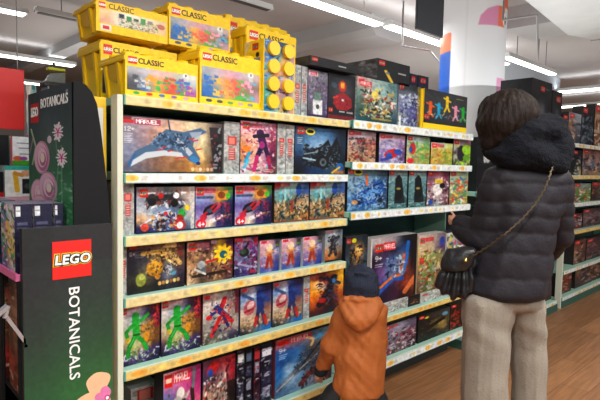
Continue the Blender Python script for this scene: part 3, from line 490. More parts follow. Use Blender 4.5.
def art_dance():
    c = Cv(43, 34, '3c3e42'); c.ell(22, 14, 22, 14, '54565a', .6, soft=.6); r = [('e06830', 6), ('2ca4c8', 14), ('e8c828', 22), ('d890a8', 31), ('2cb048', 39)]
    for col, x in r:
        y = 18 if col != 'e8c828' else 10
        c.line([(x, y-5), (x, y+4)], 3, col); c.line([(x-3.4, y-4), (x+3.4, y-1)], 1.6, col); c.line([(x, y+4), (x-2.5, y+10)], 1.8, col); c.line([(x, y+4), (x+2.5, y+9)], 1.8, col)
    for k in range(14): c.line([(3+k*2.9, 24+(k*5 % 4)), (5+k*2.9, 22+(k*3 % 5))], .8, ['aaa', 'e8e0a0', '8cc', 'd8a0b0'][k % 4], .7)
    c.logo(.8, 25.5, 4.5); c.small(31, 4, 8, 1, 'e0d050'); c.grain(.06, 2, 2); return c
def small_art(w, h, rows, pal, seed, marvel=False, extra=None):
    c = Cv(w, h); c.grid(rows); c.mott(pal, 2.7, seed, 1, h*.22, w-1, h-1, .75, .85); c.rect(1, 1, 5.4, 5, 'd83030'); c.rect(2, 2.2, 4.4, 3.6, 'e8d0b0', .8)
    if marvel: c.rect(5.8, 1.2, 13, 4.2, 'cc5058', .85)
    if extra: extra(c)
    c.grain(.09, 2, seed); return c
# ------------------------------------------------------------------ cartons on the near left bay
g = 'toy cartons'
def spn(label, xl, xr, yt, z, h, seed, Y=YF, y0=.28, d=.2): return carton('carton', label, 'toy box', xl, xr, yt, z, spine(max(4, xr-xl)*1.0, h, seed, y0=y0), d=d, Y=Y, side='8f908e', top='a5a6a4')
# row 1
carton('carton', 'wide carton picturing a blue grey aircraft on the second shelf of the near bay', 'toy box', 121.5, 222, 119, S2, art_jet(), .09, left=Cv(12, 62, '5c2c30').out())
spn('speckled grey carton seen spine on, right of the aircraft carton', 224, 239.5, 122, S2, 58, 3)
carton('carton', 'upright carton picturing a dark purple robot suit, between two grey spines', 'toy box', 240.5, 276, 122, S2, art_mech(), .08)
spn('left of the two grey speckled spines beside the black car carton', 277.5, 285.5, 124, S2, 56, 5)
spn('right of the two grey speckled spines, touching the black car carton', 286, 294, 125, S2, 55, 6)
carton('carton', 'carton picturing a black armoured car on a blue ground', 'toy box', 295, 345.5, 127.5, S2, art_car(), .1, YF)
# row 2
spn('grey speckled spine at the left end of the third shelf', 121.5, 134, 183, S3, 52, 8, y0=.2)
carton('carton', 'carton with black and red motorcycles in a street chase, third shelf', 'toy box', 136.5, 194.5, 187, S3, art_bikes(), .08, side='23265a', left='1c2044')
k1 = art_kid()
a_ = carton('carton', 'left of the two small violet cartons with a dark car and red 4+ disc', 'toy box', 195.5, 232.5, 187, S3, k1, .06, side='1e2850')
carton('carton', 'right of the two small violet cartons with a dark car and red 4+ disc', 'toy box', 235, 271.5, 185.5, S3, k1, .06, side='1e2850')
k2 = art_city()
carton('carton', 'left of the two tan and teal street battle cartons on the third shelf', 'toy box', 274.5, 308.5, 182.5, S3, k2, .06, side='3c3028')
carton('carton', 'right of the two tan and teal street battle cartons, at the bay end', 'toy box', 310, 344.5, 182, S3, k2, .06, side='3c3028')
# row 3
spn('dark red spine at the left end of the fourth shelf', 119.5, 127, 247, S4, 52, 9, Y=D*1.022)
carton('carton', 'dark carton with a big golden insect shaped flyer', 'toy box', 127.5, 184.5, 243.5, S4, art_gold(), .08, side='2b2428')
carton('carton', 'tan carton with a round yellow starburst on its right half', 'toy box', 187, 232.5, 240.5, S4, art_burst(), .07, side='3c2c34')
carton('carton', 'violet carton with a small dark green figure, beside the starburst carton', 'toy box', 234.5, 257.5, 237.5, S4, art_violet(), .06)
k3 = art_suit()
carton('carton', 'leftmost of three small identical pale violet cartons', 'toy box', 260, 279, 240, S4, k3, .05, side='b8b4b8')
carton('carton', 'middle one of three small identical pale violet cartons', 'toy box', 281.5, 300.5, 238.5, S4, k3, .05, side='b8b4b8')
carton('carton', 'rightmost of three small identical pale violet cartons', 'toy box', 303, 321.5, 236.5, S4, k3, .05, side='b8b4b8')
carton('carton', 'small grey and orange carton with a dark robot, right end of the fourth shelf', 'toy box', 325, 342, 230, S4, art_robot(), .06, side='8c8c90')
# row 4
k4 = art_green()
carton('carton', 'left of the two cartons showing a bright green figure', 'toy box', 120, 159.5, 304, S5, k4, .07, D*1.022, side='2c2040')
carton('carton', 'right of the two cartons showing a bright green figure', 'toy box', 161.5, 200.5, 297.5, S5, k4, .07, D*1.022, side='2c2040')
carton('carton', 'pale grey carton with a lunging red and blue figure', 'toy box', 203, 238.5, 291.5, S5, art_web(), .07, D*1.022, side='6c3038')
k5 = art_disc()
carton('carton', 'left of the two cartons with a pale red oval and blue shapes', 'toy box', 240.5, 271, 286, S5, k5, .07, D*1.022, side='38405c')
carton('carton', 'right of the two cartons with a pale red oval and blue shapes', 'toy box', 273, 302, 280.5, S5, k5, .07, D*1.022, side='38405c')
spn('pale grey spine left of the orange carton', 303.5, 309.5, 277, S5, 48, 12, Y=D*1.022)
carton('carton', 'orange and yellow carton with a dark diagonal flyer beside the child', 'toy box', 310, 343, 270, S5, art_orange(), .07, D*1.022)
# row 5, near the floor
def lying(label, xl, xr, yt, yb, z, h, seed, Y, d=.3):
    X = onY(xl, yb, Y).x; X2 = onY(xr, yb, Y).x
    cv = spine(30, 14, seed, 'c4c5c3', y0=.3); me = carton_mesh('carton', X2-X, h, d, spine((xr-xl), 20, seed, 'b9bab8', y0=.2).out(), 'a8a9a8', 'c2c4c4')
    o = link('carton', me, PRINT); o.location = (X, Y, z+.0005); tag(o, label, 'toy box'); return o
for k in range(3): lying('grey white carton lying flat at the low left shelf, layer %s of its stack' % ('bottom middle top'.split()[k]), 126+k*2.5, 156+k*1.2, 380, 395, SB+k*.066, .064, 30+k, D*(1.07+.02*k), d=.24)
carton('carton', 'pink and violet carton with grey animals beneath the lowest yellow strip', 'toy box', 163.5, 200.5, 369, SB, art_pink(), .08, D*1.022)
carton('carton', 'brown red crowded battle carton beside the pink carton on the lowest shelf', 'toy box', 203, 235, 358, SB, art_swarm(), .08, D*1.022)
def edge_spine(label, xl, xr, yt, c1, c2, seed):
    w = xr-xl; h = 60; cv = Cv(w, h, c1); cv.grain(.15, 2, seed); cv.rect(w*.1, 4, w*.9, 12, c2)
    for k in range(3): cv.rect(w*.15, 15+k*14, w*.85, 26+k*14, ['3c3c54', '8c8ca0', '242434'][(k+seed) % 3]); cv.rect(w*.3, 17+k*14, w*.8, 18.4+k*14, 'b8b8c4', .8)
    cv.mott([c2, '1c1c24', '606074'], 2.5, seed, dens=.3, al=.6); carton('carton', label, 'toy box', xl, xr, yt, SB, cv, .22, D*1.022, side='20202a')
for k, (xl, xr, yt, c1, c2, lab) in enumerate([(237, 244.5, 350, '2c2c34', 'd0d0d0', 'white topped dark spine, first of the four standing spines on the lowest shelf'), (245.5, 252, 349, '1c2028', '5c6c80', 'black spine standing between the white topped and the red marked spines'),
    (254, 260, 347, '4c2430', 'b03c40', 'dark red spine on the lowest shelf beside the navy spine'), (261, 272, 344, '2c2a44', 'd8d8e0', 'navy spine with white label, last before the blue flyer carton')]): edge_spine(lab, xl, xr, yt, c1, c2, k+2)
carton('carton', 'large blue carton with a long grey flyer, left of the child at the lowest shelf', 'toy box', 275.5, 332, 333, SB, art_glider(), .1, D*1.022, side='6c3038')
# ------------------------------------------------------------------ middle bay
carton('carton', 'small brown scene carton, first at left on the middle bay second shelf', 'toy box', 347.5, 375.5, 131, T2, small_art(28, 31, ['a89098 c0b0b8 a89098', 'a8a0a8 8c8088 a87068', 'b8a088 70605c c08060', 'c09870 8c6c58 b89074'], ['8c2c30', '3c3438', 'c8b090', 'b87858', '584c50'], 3, True), .07)
def rb(c): c.ell(13, 20, 8, 4.5, 'c83034', rot=-18); c.ell(10, 22, 3, 3, '2c60b8'); c.ell(19, 18, 4, 3, '2c58b0'); c.line([(3, 27), (12, 24)], 3, '3c4c98')
carton('carton', 'small violet carton with a red and blue toy car', 'toy box', 379, 404.5, 134.5, T2, small_art(26, 30, ['b8a0b0 c0a8b8 b08898', 'a098b8 c0b8c8 8c6c90', '8878a8 b0a0c0 784c70', '7868a8 b0a8c8 685078'], ['9c98c0', 'c8b8c8', '7c6ca0'], 5, True, rb), .07)
def rk(c): c.ell(6, 13, 3, 6, 'c83838'); c.ell(4, 14, 1.8, 3, '2c58b0'); c.ell(4, 26, 3.4, 2.8, 'd83038')
carton('carton', 'carton with a green and yellow park scene and a red figure', 'toy box', 406.5, 429.5, 136.5, T2, small_art(24, 29, ['a8c0c8 b8c8c8 88a888', '98b098 b0c090 70a868', 'b0b898 c0b878 88a058', 'c8b890 a8a068 90a050'], ['5ca850', 'd8c850', 'a8b888', '889068', 'c08c50'], 7, False, rk), .07)
carton('carton', 'lower small yellow green carton right of the park scene carton', 'toy box', 430.5, 452, 143, T2, small_art(22, 21, ['d8a8a8 b8c8b0 c0c878', 'c8b070 c8b850 98b048', 'c89858 b89850 88a040'], ['d8a838', '70a040', 'b86838', 'c8c860'], 9, True), .07)
def gb(c): c.ell(8, 14, 4, 8, '3c343c'); c.ell(14, 10, 5, 5, '98cc30'); c.ell(14, 18, 4, 3, '68a030')
carton('carton', 'small dark and lime green carton at the right end of the second shelf', 'toy box', 453, 470, 139.5, T2, small_art(18, 26, ['c0a0b0 a8a0a8 88606c', '706870 b0c858 a8b050', '585058 98b840 808850'], ['485040', 'b0d040', 'a8a8a0'], 11, False, gb), .07)
def bc(c):
    c.a[:] = c.a; c.poly([(4, 36), (8, 26), (22, 18), (32, 10), (39, 20), (34, 32), (20, 38)], '2c5ca0'); c.ell(22, 26, 8, 4, '5c94cc', rot=-20); c.ell(11, 33, 4, 3, '1c2c48'); c.ell(7, 34, 3, 2.4, 'c89868'); c.ell(32, 31, 4, 4, '1c2838'); c.line([(19, 16), (18, 6)], 2.4, 'd06838'); c.line([(18, 22), (34, 14)], 2, '1c3c70'); c.ell(10, 3.5, 4.4, 3.2, 'e6d618'); c.ell(10, 3.4, 3, 1.6, '181810')
    c.mott(['1c3868', '78a8d8', 'a8b8c8', '3c6cac'], 2.2, 6, 8, 16, 38, 38, .4, .8)
carton('carton', 'wide blue carton with a long blue winged car and yellow oval badge', 'toy box', 347.5, 387, 169, T3, small_art(40, 43, ['7c8c98 7090a0 6c8ca0 485c6c', '90a4ac 7c9cb0 688cb0 405870', '7c98a8 4c7cb8 3c6cac 3c5878', '5888b8 3868a8 406898 405468', '406c98 345c90 587898 3c4858'], ['6c98c0', '405c80', '8cb0cc'], 9, False, bc), .08)
def bb(c): c.line([(10, 10), (10, 28)], 7, '20282c'); c.poly([(7, 8), (13, 8), (17, 34), (6, 34)], '23292c', .9); c.ell(10, 8, 2, 3, '14181c'); c.ell(10, 19, 2.4, 1.3, 'a89850', .9)
k6 = small_art(19, 39, ['7c9498 8ca8ac 80989c', '688c90 78a0a4 5c8488', '5c8488 6c9498 4c7074', '405c60 587c80 3c5458'], ['70989c', '5c8084', '88a8ac'], 13, False, bb)
carton('carton', 'left of the two narrow grey teal cartons with a dark cloaked shape', 'toy box', 388.5, 407, 170, T3, k6, .06)
carton('carton', 'right of the two narrow grey teal cartons with a dark cloaked shape', 'toy box', 408.5, 426, 170.5, T3, k6, .06)
def mk(c): c.rect(8, 9, 16, 13, 'e8c828'); c.ell(11, 20, 5, 6, 'e0dcd8'); c.ell(16, 16, 3, 3, '24242c'); c.ell(4, 33, 2.4, 2.4, '2c58b0')
carton('carton', 'carton with a white machine and yellow block, third shelf middle bay', 'toy box', 427, 448.5, 171, T3, small_art(23, 37, ['8c5068 b88898 783850', '986c7c c0a8b0 8c5068', 'a8989c d0c8c8 8c6470', '706c78 a8a0a4 785058'], ['e8e4e0', '3c343c', 'a84c58', 'b8a8b0', '685c68'], 15, True, mk), .07)
carton('carton', 'colourful green and red carton at the right end of the third shelf', 'toy box', 449.5, 467.5, 171, T3, small_art(18, 35, ['a8b8a0 b0b890 90a890', 'a0b098 c8c0a0 a8905c', '98a878 c09878 a8a060', 'a86858 7ca05c b09850'], ['58a048', 'd84c38', 'e0c850', '2c70b0', 'e0dcc8'], 17), .07)
# lower shelf of the middle bay: flat cartons with upright ones standing on them
def flatc(label, xl, xr, yt, z, art, h, d=.13, Y=D*1.02, **k):
    X = onY(xl, yt+8, Y).x; X2 = onY(xr, yt+8, Y).x; me = carton_mesh('carton', X2-X, h, d, art.out(), **k); o = link('carton', me, PRINT); o.location = (X, Y, z+.0005); tag(o, label, 'toy box'); return o
FH = .068
def pale(w, seed): c = spine(w, 17, seed, 'bcbcb8', y0=.1); return c
c = Cv(34, 17, 'b4b4b0'); c.mott(['888985', 'd0d0cc', '7c7d7c', 'a0a19e'], 3, 4, dens=1, al=.7); c.rect(2, 3, 9, 6, 'b85450'); c.grain(.1, 2, 4)
flatc('speckled white carton lying flat under the big violet carton', 376, 407.5, 305, T4, c, FH, side='a8a8a4', top='b8b8b4')
c2 = Cv(12, 17, '231f22'); c2.mott(['5c3c30', 'a86c40', '101014'], 2.4, 4, 2, 5, 11, 13, .7); flatc('small black carton lying between the two flat white ones', 408, 419.5, 300, T4, c2, FH, side='1c1c1e', top='2c2c2e')
flatc('speckled white carton lying flat nearest the handbag', 420.5, 446, 292, T4, c, FH, side='a8a8a4', top='b8b8b4')
flatc('speckled white carton lying flat behind the child cap', 345, 375, 312, T4, c, FH, side='a8a8a4', top='b8b8b4')
def big_v():
    c = Cv(48, 64, '30283c'); c.grid(['b0a8a8 b0a0a0 908890 202c3c 141820', '584c5c 40344c 283048 345c98 181c28', '30243c 584870 6078a8 a06c58 241c24', '44285c 606c98 8098b8 b06048 342028', '2c3c80 4868a8 705070 803c38 6c3830', '28243c 3c2c50 402c48 904030 c06040', '1c1c30 2c2440 502848 302030 583028'])
    c.line([(38, 8), (36, 28), (31, 42)], 4, '2c70c0'); c.line([(34, 20), (32, 36)], 3, 'e06c28'); c.line([(8, 54), (22, 42), (32, 44)], 4, '2860b8'); c.line([(10, 48), (22, 40), (30, 40)], 2.6, 'e07830'); c.mott(['a8c8e0', '405c8c', '1c2844', '6c84a8'], 3, 4, 14, 20, 34, 42, .7, .85); c.line([(36, 58), (46, 46)], 5, 'd87848'); c.ell(10, 36, 5, 7, '9c5c98', .5, soft=.5)
    c.logo(4, 6, 7.5); c.rect(12, 5, 24, 13, 'd03840'); c.text(12.8, 6.8, 4.6, 'MARVEL', 'f4dcd8', sp=1, wd=.42); c.text(4, 17, 5, '9+', 'ddd'); c.small(4, 25, 8, 2); c.rect(46, 2, 48, 64, '14141a'); c.rect(0, 0, 1, 64, 'd8d4d0'); c.grain(.08, 2, 4); return c
carton('carton', 'tall violet carton with a blue and orange machine standing above the child cap', 'toy box', 371, 416.5, 236.5, T4+FH+.001, big_v(), .09, D*1.025, side='201c28', top='b0a8a8', left='b8b4b4')
def garden():
    c = Cv(31, 56, 'b0a080'); c.grid(['b8a8a0 b8a898 786c78', 'd0b880 c0a888 504878', 'd0a060 98a060 8c8058', 'c08858 789850 b09058', '8c6c58 708048 a87850', '705c48 507038 806048']); c.mott(['48803c', 'b05c48', 'd8c090', '5c4438', '78a058', 'a8a0a8'], 3, 5, 2, 16, 29, 54, .8, .85); c.rect(2, 22, 7, 28, 'c84c38'); c.ell(27, 8, 2.6, 4, '3048a0'); c.logo(2, 3, 5); c.rect(7.5, 3, 17, 7, 'c84c50'); c.small(2, 12, 4, 2); c.grain(.09, 2, 4); return c
carton('carton', 'upright carton with a green garden scene right of the tall violet carton', 'toy box', 418, 445, 234, T4+FH+.001, garden(), .08, D*1.022, side='b8a888', top='b8b0a8')
c3 = Cv(20, 55); c3.grid(['c8c0c0 585080', 'd0b870 90505c', 'b08c58 a88c60', '7c8450 786048']); c3.mott(['d8c058', '3c7c48', '3858a0', 'c04840', 'e8e4d8'], 3, 6, dens=.8, al=.9); c3.grain(.1, 2, 3)
carton('carton', 'bright carton partly hidden by the handbag and the woman', 'toy box', 446.5, 466, 232, T4, c3, .09, D*1.022, side='c8c0b0')
def dark_burst():
    c = Cv(26, 66, '2c3440'); c.grid(['303c48 38444c 2c3840', '405058 a87840 40505c', '3c4854 705840 50606c', '2c343c 303840 38444c', '242c34 2c3844 28323c']); c.ell(14, 14, 7, 7, 'd88c38', .8, soft=.6); c.ell(15, 13, 4, 4, 'f0cc80', .8, soft=.5); c.mott(['1c2430', '4c5c6c', '14181c'], 2.6, 8, 3, 8, 24, 40, .5, .8); c.logo(1.5, 2, 4.6); c.ell(9.5, 4, 2.8, 2, 'd8c828'); c.small(4, 32, 8, 2, 'ccc', .5); c.grain(.08, 2, 3); return c
carton('carton', 'dark carton with a small orange burst, left end of the low middle shelf', 'toy box', 345.5, 367.5, 236, T4+FH+.001, dark_burst(), .08, D*1.04, side='1c2024')
# bottom shelf of the middle bay
carton('carton', 'pale violet battle carton on the bottom shelf beside the orange coat', 'toy box', 384, 415.5, 322, TB, small_art(32, 38, ['8c8494 9898a8 686078', '7c7c90 888090 6c4c5c', '706470 807478 582c3c', '604848 685858 40242c'], ['c8c4cc', 'a03848', '302838', '8c8ca0', '604040'], 19, True), .08, D*1.022)
def dc(c): c.ell(20, 18, 8, 6, 'a89448', .7, soft=.6); c.ell(24, 24, 4, 7, 'b89858', .6, soft=.4); c.line([(8, 22), (24, 14)], 5, '181a1c'); c.ell(13, 30, 5, 4, '0c0c0e'); c.ell(26, 8, 3, 3, '6c94a8'); c.ell(8, 5, 2, 1.4, 'd0c028')
carton('carton', 'black carton with a dark car and golden glow on the bottom shelf', 'toy box', 418, 449, 312, TB, small_art(31, 38, ['2c2c2c 403c38 40484c', '201f20 3c3830 48483c', '1c1c1c 302c28 3c3428', '181818 242220 2c2620'], ['14161a', '5c5440', '2c2e30'], 21, False, dc), .08, D*1.022)
carton('carton', 'dark red carton at the right end of the bottom shelf of the middle bay', 'toy box', 450, 466, 303, TB, small_art(16, 36, ['303030 50241c', '601c1c 3c1818', '842c20 2c1818', '501818 241414'], ['b83828', '241414', '8c5838'], 23), .08, D*1.022)
# ------------------------------------------------------------------ top of the shelving: yellow brick tubs
YEL = mat('yellow_plastic', 'f2c406', .32, noise=.02, nscale=3, spec=.5)
YED = mat('yellow_plastic_recess_shade', 'd8a806', .4)  # darker yellow: shade of the handle recess put into the colour
def classic_art(w, h, kind=0, seed=1):
    c = Cv(w, h, 'f4c80c'); top = h*.3; y1 = h*.86
    if kind == 2:
        c.rect(3, h*.24, w-2, h*.72, 'e8dcb8'); c.grid(['e8c890 e8e0d0 e8e0cc e8dcb8 e0c8a0', 'e0a888 e8e4d0 e4e0c8 e8e0c0 e4c090'], x0=3, y0=h*.24, x1=w-2, y1=h*.72)
        for k in range(5): c.rect(w*(.3+.1*k), h*.3+(k % 3), w*(.3+.1*k)+5, h*.3+5+(k % 2)*2, ['222c3c', '2c8c48', '38484c', '40a050', '888'][k])
        for r_ in range(6): c.rect(w*.28, h*.42+r_*2, w*.8, h*.42+r_*2+.8, '8c8878', .6)
        c.rect(4, h*.74, 14, h*.94, 'e8e0d8'); c.rect(6, h*.79, 12, h*.9, 'c8242c'); c.ell(w*.9, h*.45, 4, 3, 'b85048', .8); c.mott(['4c7c58', '8c8c84', 'b87860'], 1.6, 4, w*.3, h*.4, w*.85, h*.7, .25)
    else:
        cols = ['6c6c70', 'b8b8bc', 'e8a040', '58b048', '98a8b8', 'd85038', '9858a0'] if kind == 0 else ['8c90a0', 'c0a8b0', 'e09858', 'd85850', '5cb050', 'c890b8']
        c.grid([' '.join(['a8a8ac', 'b8b4bc', 'd8b0a8', 'd0a8a0', 'b0b8b0', 'd0d0c8']), ' '.join(['585860', '9098a8', 'e0a058', 'd87848', '60a850', 'a0b0c0']), ' '.join(['383c48', '4870b0', 'd8a038', 'c84838', '4c9c48', 'a05898'])] if kind == 0 else [' '.join(['98a0a8', 'b8a8b8', 'd0a0a8', 'c898b0', 'b8b0b0', 'c0a8a8']), ' '.join(['6c7890', 'c8a868', 'e89858', 'd86058', 'b85858', '806868']), ' '.join(['2860a8', '3878c0', 'e0a048', '60a848', '48a048', 'b88ca0'])], x0=1.5, y0=top, x1=w-1.5, y1=y1)
        bx = {0: ['44464c', '8c9098', 'c8ccd0', 'f0a028', '48b040', '38a050', 'e04830', 'd83828', '3070c0', 'a048a0', 'e8c828'], 1: ['2c68b8', '3880c8', 'e8b840', 'f09840', 'e86848', 'd84850', '50b048', 'e8a0b8', '989ca8', '50b0c8']}[kind]
        r = random.Random(seed)
        for k in range(int(w*1.3)):
            t = r.random(); x = 3+t*(w-9); y = top+(y1-top)*(.3+.62*r.random()); i = int(t*len(bx)*.98+r.uniform(-1.2, 1.2)) % len(bx); q = r.uniform(1.6, 3.2)
            c.rect(x, y-q*.6, x+q*1.5, y+q*.5, bx[i], .9); c.rect(x+.3, y-q*.9, x+q*.5, y-q*.6, bx[i], .9)
        c.ell(w*.82, top+2, 3, 3.5, 'e4e4e4'); c.rect(w*.79, top+4, w*.86, top+9, 'c8c8c8', .9); c.rect(w*.81, top, w*.83, top+3, '3c3c3c')
        for k in range(5): c.ell(w*(.14+.17*k), h*.92, 3, 1.7, ['38a040', 'd03028', '2c68b8', '8c58a0', 'd890a8'][k] if kind == 0 else ['3c4458', '485058', '68a048', 'c8a0b0', '80888c'][k])
    c.logo(2.5, 1.8 if kind == 2 else 3, 8 if kind != 2 else 6); c.grain(.04, 3, seed); c.pop = False; return c
def tub(label, xl, xr, yt, ybz, xs, Y, kind, wpx, hpx, seed=1, depth=None, z=None, h=None):
    """xs: photo column of the far lower edge of its left side; gives the depth"""
    X = onY(xl, (yt+30), Y).x; X2 = onY(xr, yt+40, Y).x; w = X2-X
    z = S1 if z is None else z; h = h or (onY(xl, yt, Y).z-z)
    if depth is None: q = onX(xs, yt+30, X+.0); depth = q.y-Y
    o = empty('brick_tub', (X, Y, z+.0008), label=label, cat='toy brick tub', group='yellow brick tubs on top of the shelves')
    t = .018; lid = min(.045, h*.16); bh = h-lid*.25
    MB().hexa([(t, .004, 0), (w-t, .004, 0), (w-t, depth-t, 0), (t, depth-t, 0), (.006, .002, bh-lid), (w-.006, .002, bh-lid), (w-.006, depth-.006, bh-lid), (.006, depth-.006, bh-lid)], .006).build('tub_body', YEL, o)
    # rim and lid with studs
    MB().box(-.006, -.003, h-lid-.004, w+.004, depth+.004, h-.012, .006).build('rim', YEL, o)
    ld = MB().box(-.002, 0, h-.0125, w, depth, h-.002, .004).build('lid', YEL, o)
    nx = max(2, int(w/.075)); ny = max(2, int(depth/.085))
    for i in range(nx):
        for j in range(ny): MB().cyl((w*(i+.5)/nx, depth*(j+.5)/ny, h-.003), (w*(i+.5)/nx, depth*(j+.5)/ny, h+.014), min(w/nx, depth/ny)*.33, n=20).build('stud', YEL, ld, True)
    # handle recess and ribs on the visible end
    c0, c1 = depth*.22, depth*.74; zz = h-lid-.006
    MB().hexa([(-.004+t*.7, c0, .01), (t*.9, c0, .01), (t*.9, c0+.02, .01), (-.004+t*.7, c0+.02, .01), (-.006, c0, zz), (.01, c0, zz), (.01, c0+.02, zz), (-.006, c0+.02, zz)]).build('rib', YEL, o)
    MB().hexa([(-.004+t*.7, c1, .01), (t*.9, c1, .01), (t*.9, c1+.02, .01), (-.004+t*.7, c1+.02, .01), (-.006, c1, zz), (.01, c1, zz), (.01, c1+.02, zz), (-.006, c1+.02, zz)]).build('rib', YEL, o)
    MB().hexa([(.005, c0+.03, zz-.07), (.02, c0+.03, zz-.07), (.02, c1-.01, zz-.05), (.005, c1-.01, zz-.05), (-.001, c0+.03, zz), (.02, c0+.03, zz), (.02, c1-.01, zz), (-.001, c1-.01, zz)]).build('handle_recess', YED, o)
    cv = classic_art(wpx, hpx, kind, seed)
    me = panel_mesh('sleeve', [((-.001, -.0045, h-.003), (w+.0015, 0, 0), (0, 0, -(h-.008)), cv.out()), ((-.001, .012, h-.003), (0, -.0165, 0), (0, 0, -(h-.008)), 'f4c80c'), ((w+.0005, -.0045, h-.003), (0, .0165, 0), (0, 0, -(h-.008)), 'f0cc18')])
    s_ = link('sleeve', me, PLAST, o); mpx = w/wpx; ly_ = (3+4) if kind != 2 else 4.8; ls = 8 if kind != 2 else 6
    fm = font_mesh('lettering', 'CLASSIC', 6.6*mpx, BLK if kind != 2 else mat('olive_ink', '6c5a18', .5), s_, ((12+11.5)*mpx, -.0055, h-.003-(h-.008)*ly_/hpx), (PI/2, 0, 0), off=.0006, ext=.0005)
    font_mesh('logo_lettering', 'LEGO', ls*.40*mpx, WHITE, s_, ((2.5+ls/2)*mpx, -.0055, h-.003-(h-.008)*((3 if kind != 2 else 1.8)+ls/2)/hpx), (PI/2, 0, 0), shear=.15, off=.0007, ext=.0005)
    return o, z+h
Yt = D*1.02
tub('small yellow tub with bright bricks on its sleeve, front left on the top shelf', 125, 197, 52, 0, 100.5, Yt, 0, 71, 47, 3)
o2, z2 = tub('yellow tub behind the front left one, carrying the topmost tub', 100.5, 176, 39, 0, 79, D*1.175, 0, 76, 50, 5)
tub('topmost yellow tub with a pale diagram sleeve, highest of the stack', 96, 167, -1.5, 0, 74, D*1.16, 2, 71, 34, 7, z=z2+.018)
tub('tall yellow tub with a sleeve of blue and red bricks, front middle', 199.5, 260, 48, 0, 180, Yt, 1, 61, 58, 9, depth=.16)
o4, z4 = tub('yellow tub half hidden behind the front middle tubs', 184, 232, 52, 0, 160, D*1.16, 1, 60, 48, 11, depth=.24)
tub('high yellow tub with a colourful sleeve right of the topmost tub', 168.5, 229.5, 3, 0, 150, D*1.165, 1, 61, 47, 13, z=z4+.018, depth=.2)
tub('yellow tub with a pale sleeve behind the studded lid', 246, 295, 25, 0, 231, D*1.13, 1, 49, 78, 15, depth=.12)
tub('rearmost yellow tub, only its studded rim showing above the others', 225, 286, 14.5, 0, 224, D*1.29, 1, 60, 60, 17, depth=.2)
# tub standing on its end, lid to the front
def end_tub():
    Y = D*1.015; X = onY(261.5, 80, Y).x; X2 = onY(293, 80, Y).x; w = X2-X; h = onY(261.5, 38.5, Y).z-S1; d = .13
    o = empty('brick_tub', (X, Y, S1+.0008), label='yellow tub standing on end with eight round studs facing the aisle', cat='toy brick tub', group='yellow brick tubs on top of the shelves')
    o['group'] = 'yellow brick tubs on top of the shelves'
    cs = Cv(20, 74, 'f6d21a'); cs.grid(['70747c 8890a0', '3c444c 607890', 'a08058 88a060'], x0=2, y0=18, x1=18, y1=70); cs.logo(9, 3, 7); cs.ell(15, 15, 2, 2.6, '3a2a08'); cs.poly([(0, 0), (8, 0), (0, 16)], 'e8d8c8', .7); cs.grain(.06, 3, 3)
    link('tub_body', carton_mesh('tub_body', w, h, d, hx('f4cc0c'), 'f4cc0c', 'f4cc0c', left=cs.out()), PLAST, o)
    cv = Cv(32, 74, '8098a8'); cv.grid(['3c74b8 2c4c80 3c5870 a08c90', '3878c0 80a8c8 d8a850 c89098', '60a0c8 d8a060 e0a058 98a0b0', '6c98a8 d08868 c890a0 a0a8b8', '40a090 c8a078 a8788c b098a0', '3888b0 88a8b8 d8b060 c8a0a8']); cv.mott(['2c68b0', '14284c', 'e8b040', 'd87888', '50b0a0', 'b8c0c8'], 3.4, 5, dens=.4, al=.6); cv.rect(0, 0, .8, 74, 'f2ca10'); cv.rect(31, 0, 32, 74, 'f2ca10')
    ld = link('lid', carton_mesh('lid', w, h, .012, cv.out(), 'f4cc0c', 'f4cc0c'), PLAST, o); ld.location.y = -.0125
    for i in range(2):
        for j in range(4): p = (w*(.27+.47*i), -.001, h*(.885-.245*j)); MB().cyl(p, (p[0], -.018, p[2]), w*.165, n=28).build('stud', YEL, ld, False)
    return o
end_tub()
# black and grey cartons on top
BSIDE = '1d1e22'
c = spine(9, 52, 40, '9ea2a4', mark='b84840', y0=.36)
carton('carton', 'pale grey speckled spine beside the studded yellow tub', 'toy box', 293.8, 301, 65, S1, c, .2, D*1.02, side='9a9c9e', top='aaa')
c = spine(7, 52, 41, 'a4a6a8', mark='b84840', y0=.36)
carton('carton', 'thin pale spine left of the white shirted figure carton', 'toy box', 301.7, 307.3, 66.5, S1, c, .2, D*1.02, side='9a9c9e', top='aaa')
carton('carton', 'violet grey carton with a white shirted figure', 'toy box', 308, 327.5, 71, S1, art_hero_white(), .1, D*1.025, side='56506a', top='888')
carton('carton', 'charcoal carton with a red and gold bust above a dark red band', 'toy box', 328.2, 355, 74, S1, art_bust(), .1, D*1.025, side='26262a', top='333')
zb = onY(341, 74, D*1.025).z+.004
def black_lid(w, h, lx, tx, seed=1):
    c = Cv(w, h, '2c2d31'); c.logo(lx, 2, 5.5); c.rect(tx, h*.45, tx+8, h*.45+2.2, 'c0c0c4', .8); c.grain(.06, 4, seed); return c
def lidbox(label, xl, xr, yt, z, art, d, Y, h=None, left=None):
    X, w, hh = solve(xl, xr, yt, z, Y); me = carton_mesh('carton', w, h or hh, d, art.out(), '212226', '34363b', left); o = link('carton', me, PRINT); o.location = (X, Y, z+.0006); tag(o, label, 'toy box'); return o
lf = Cv(23, 18, '4b4d54'); lf.grain(.12, 5, 2)
lidbox('flat black carton lying across the two figure cartons', 310, 357, 60.5, zb, black_lid(47, 14, 1.5, 27), .16, D*1.0, left=lf.out())
carton('carton', 'grey green carton crowded with small figures on the top shelf', 'toy box', 356.5, 397, 80, T1, art_team(), .1, D*1.02, side='a8acac', top='99a', left=spine(8, 46, 43, 'a8acac').out())
zt = onY(376, 80, D*1.02).z+.003
bl = black_lid(32, 27, 1.5, 20); bl.line([(8, 14), (14, 26)], 3, 'd8b838'); bl.ell(10, 16, 2, 1.4, '707c90')
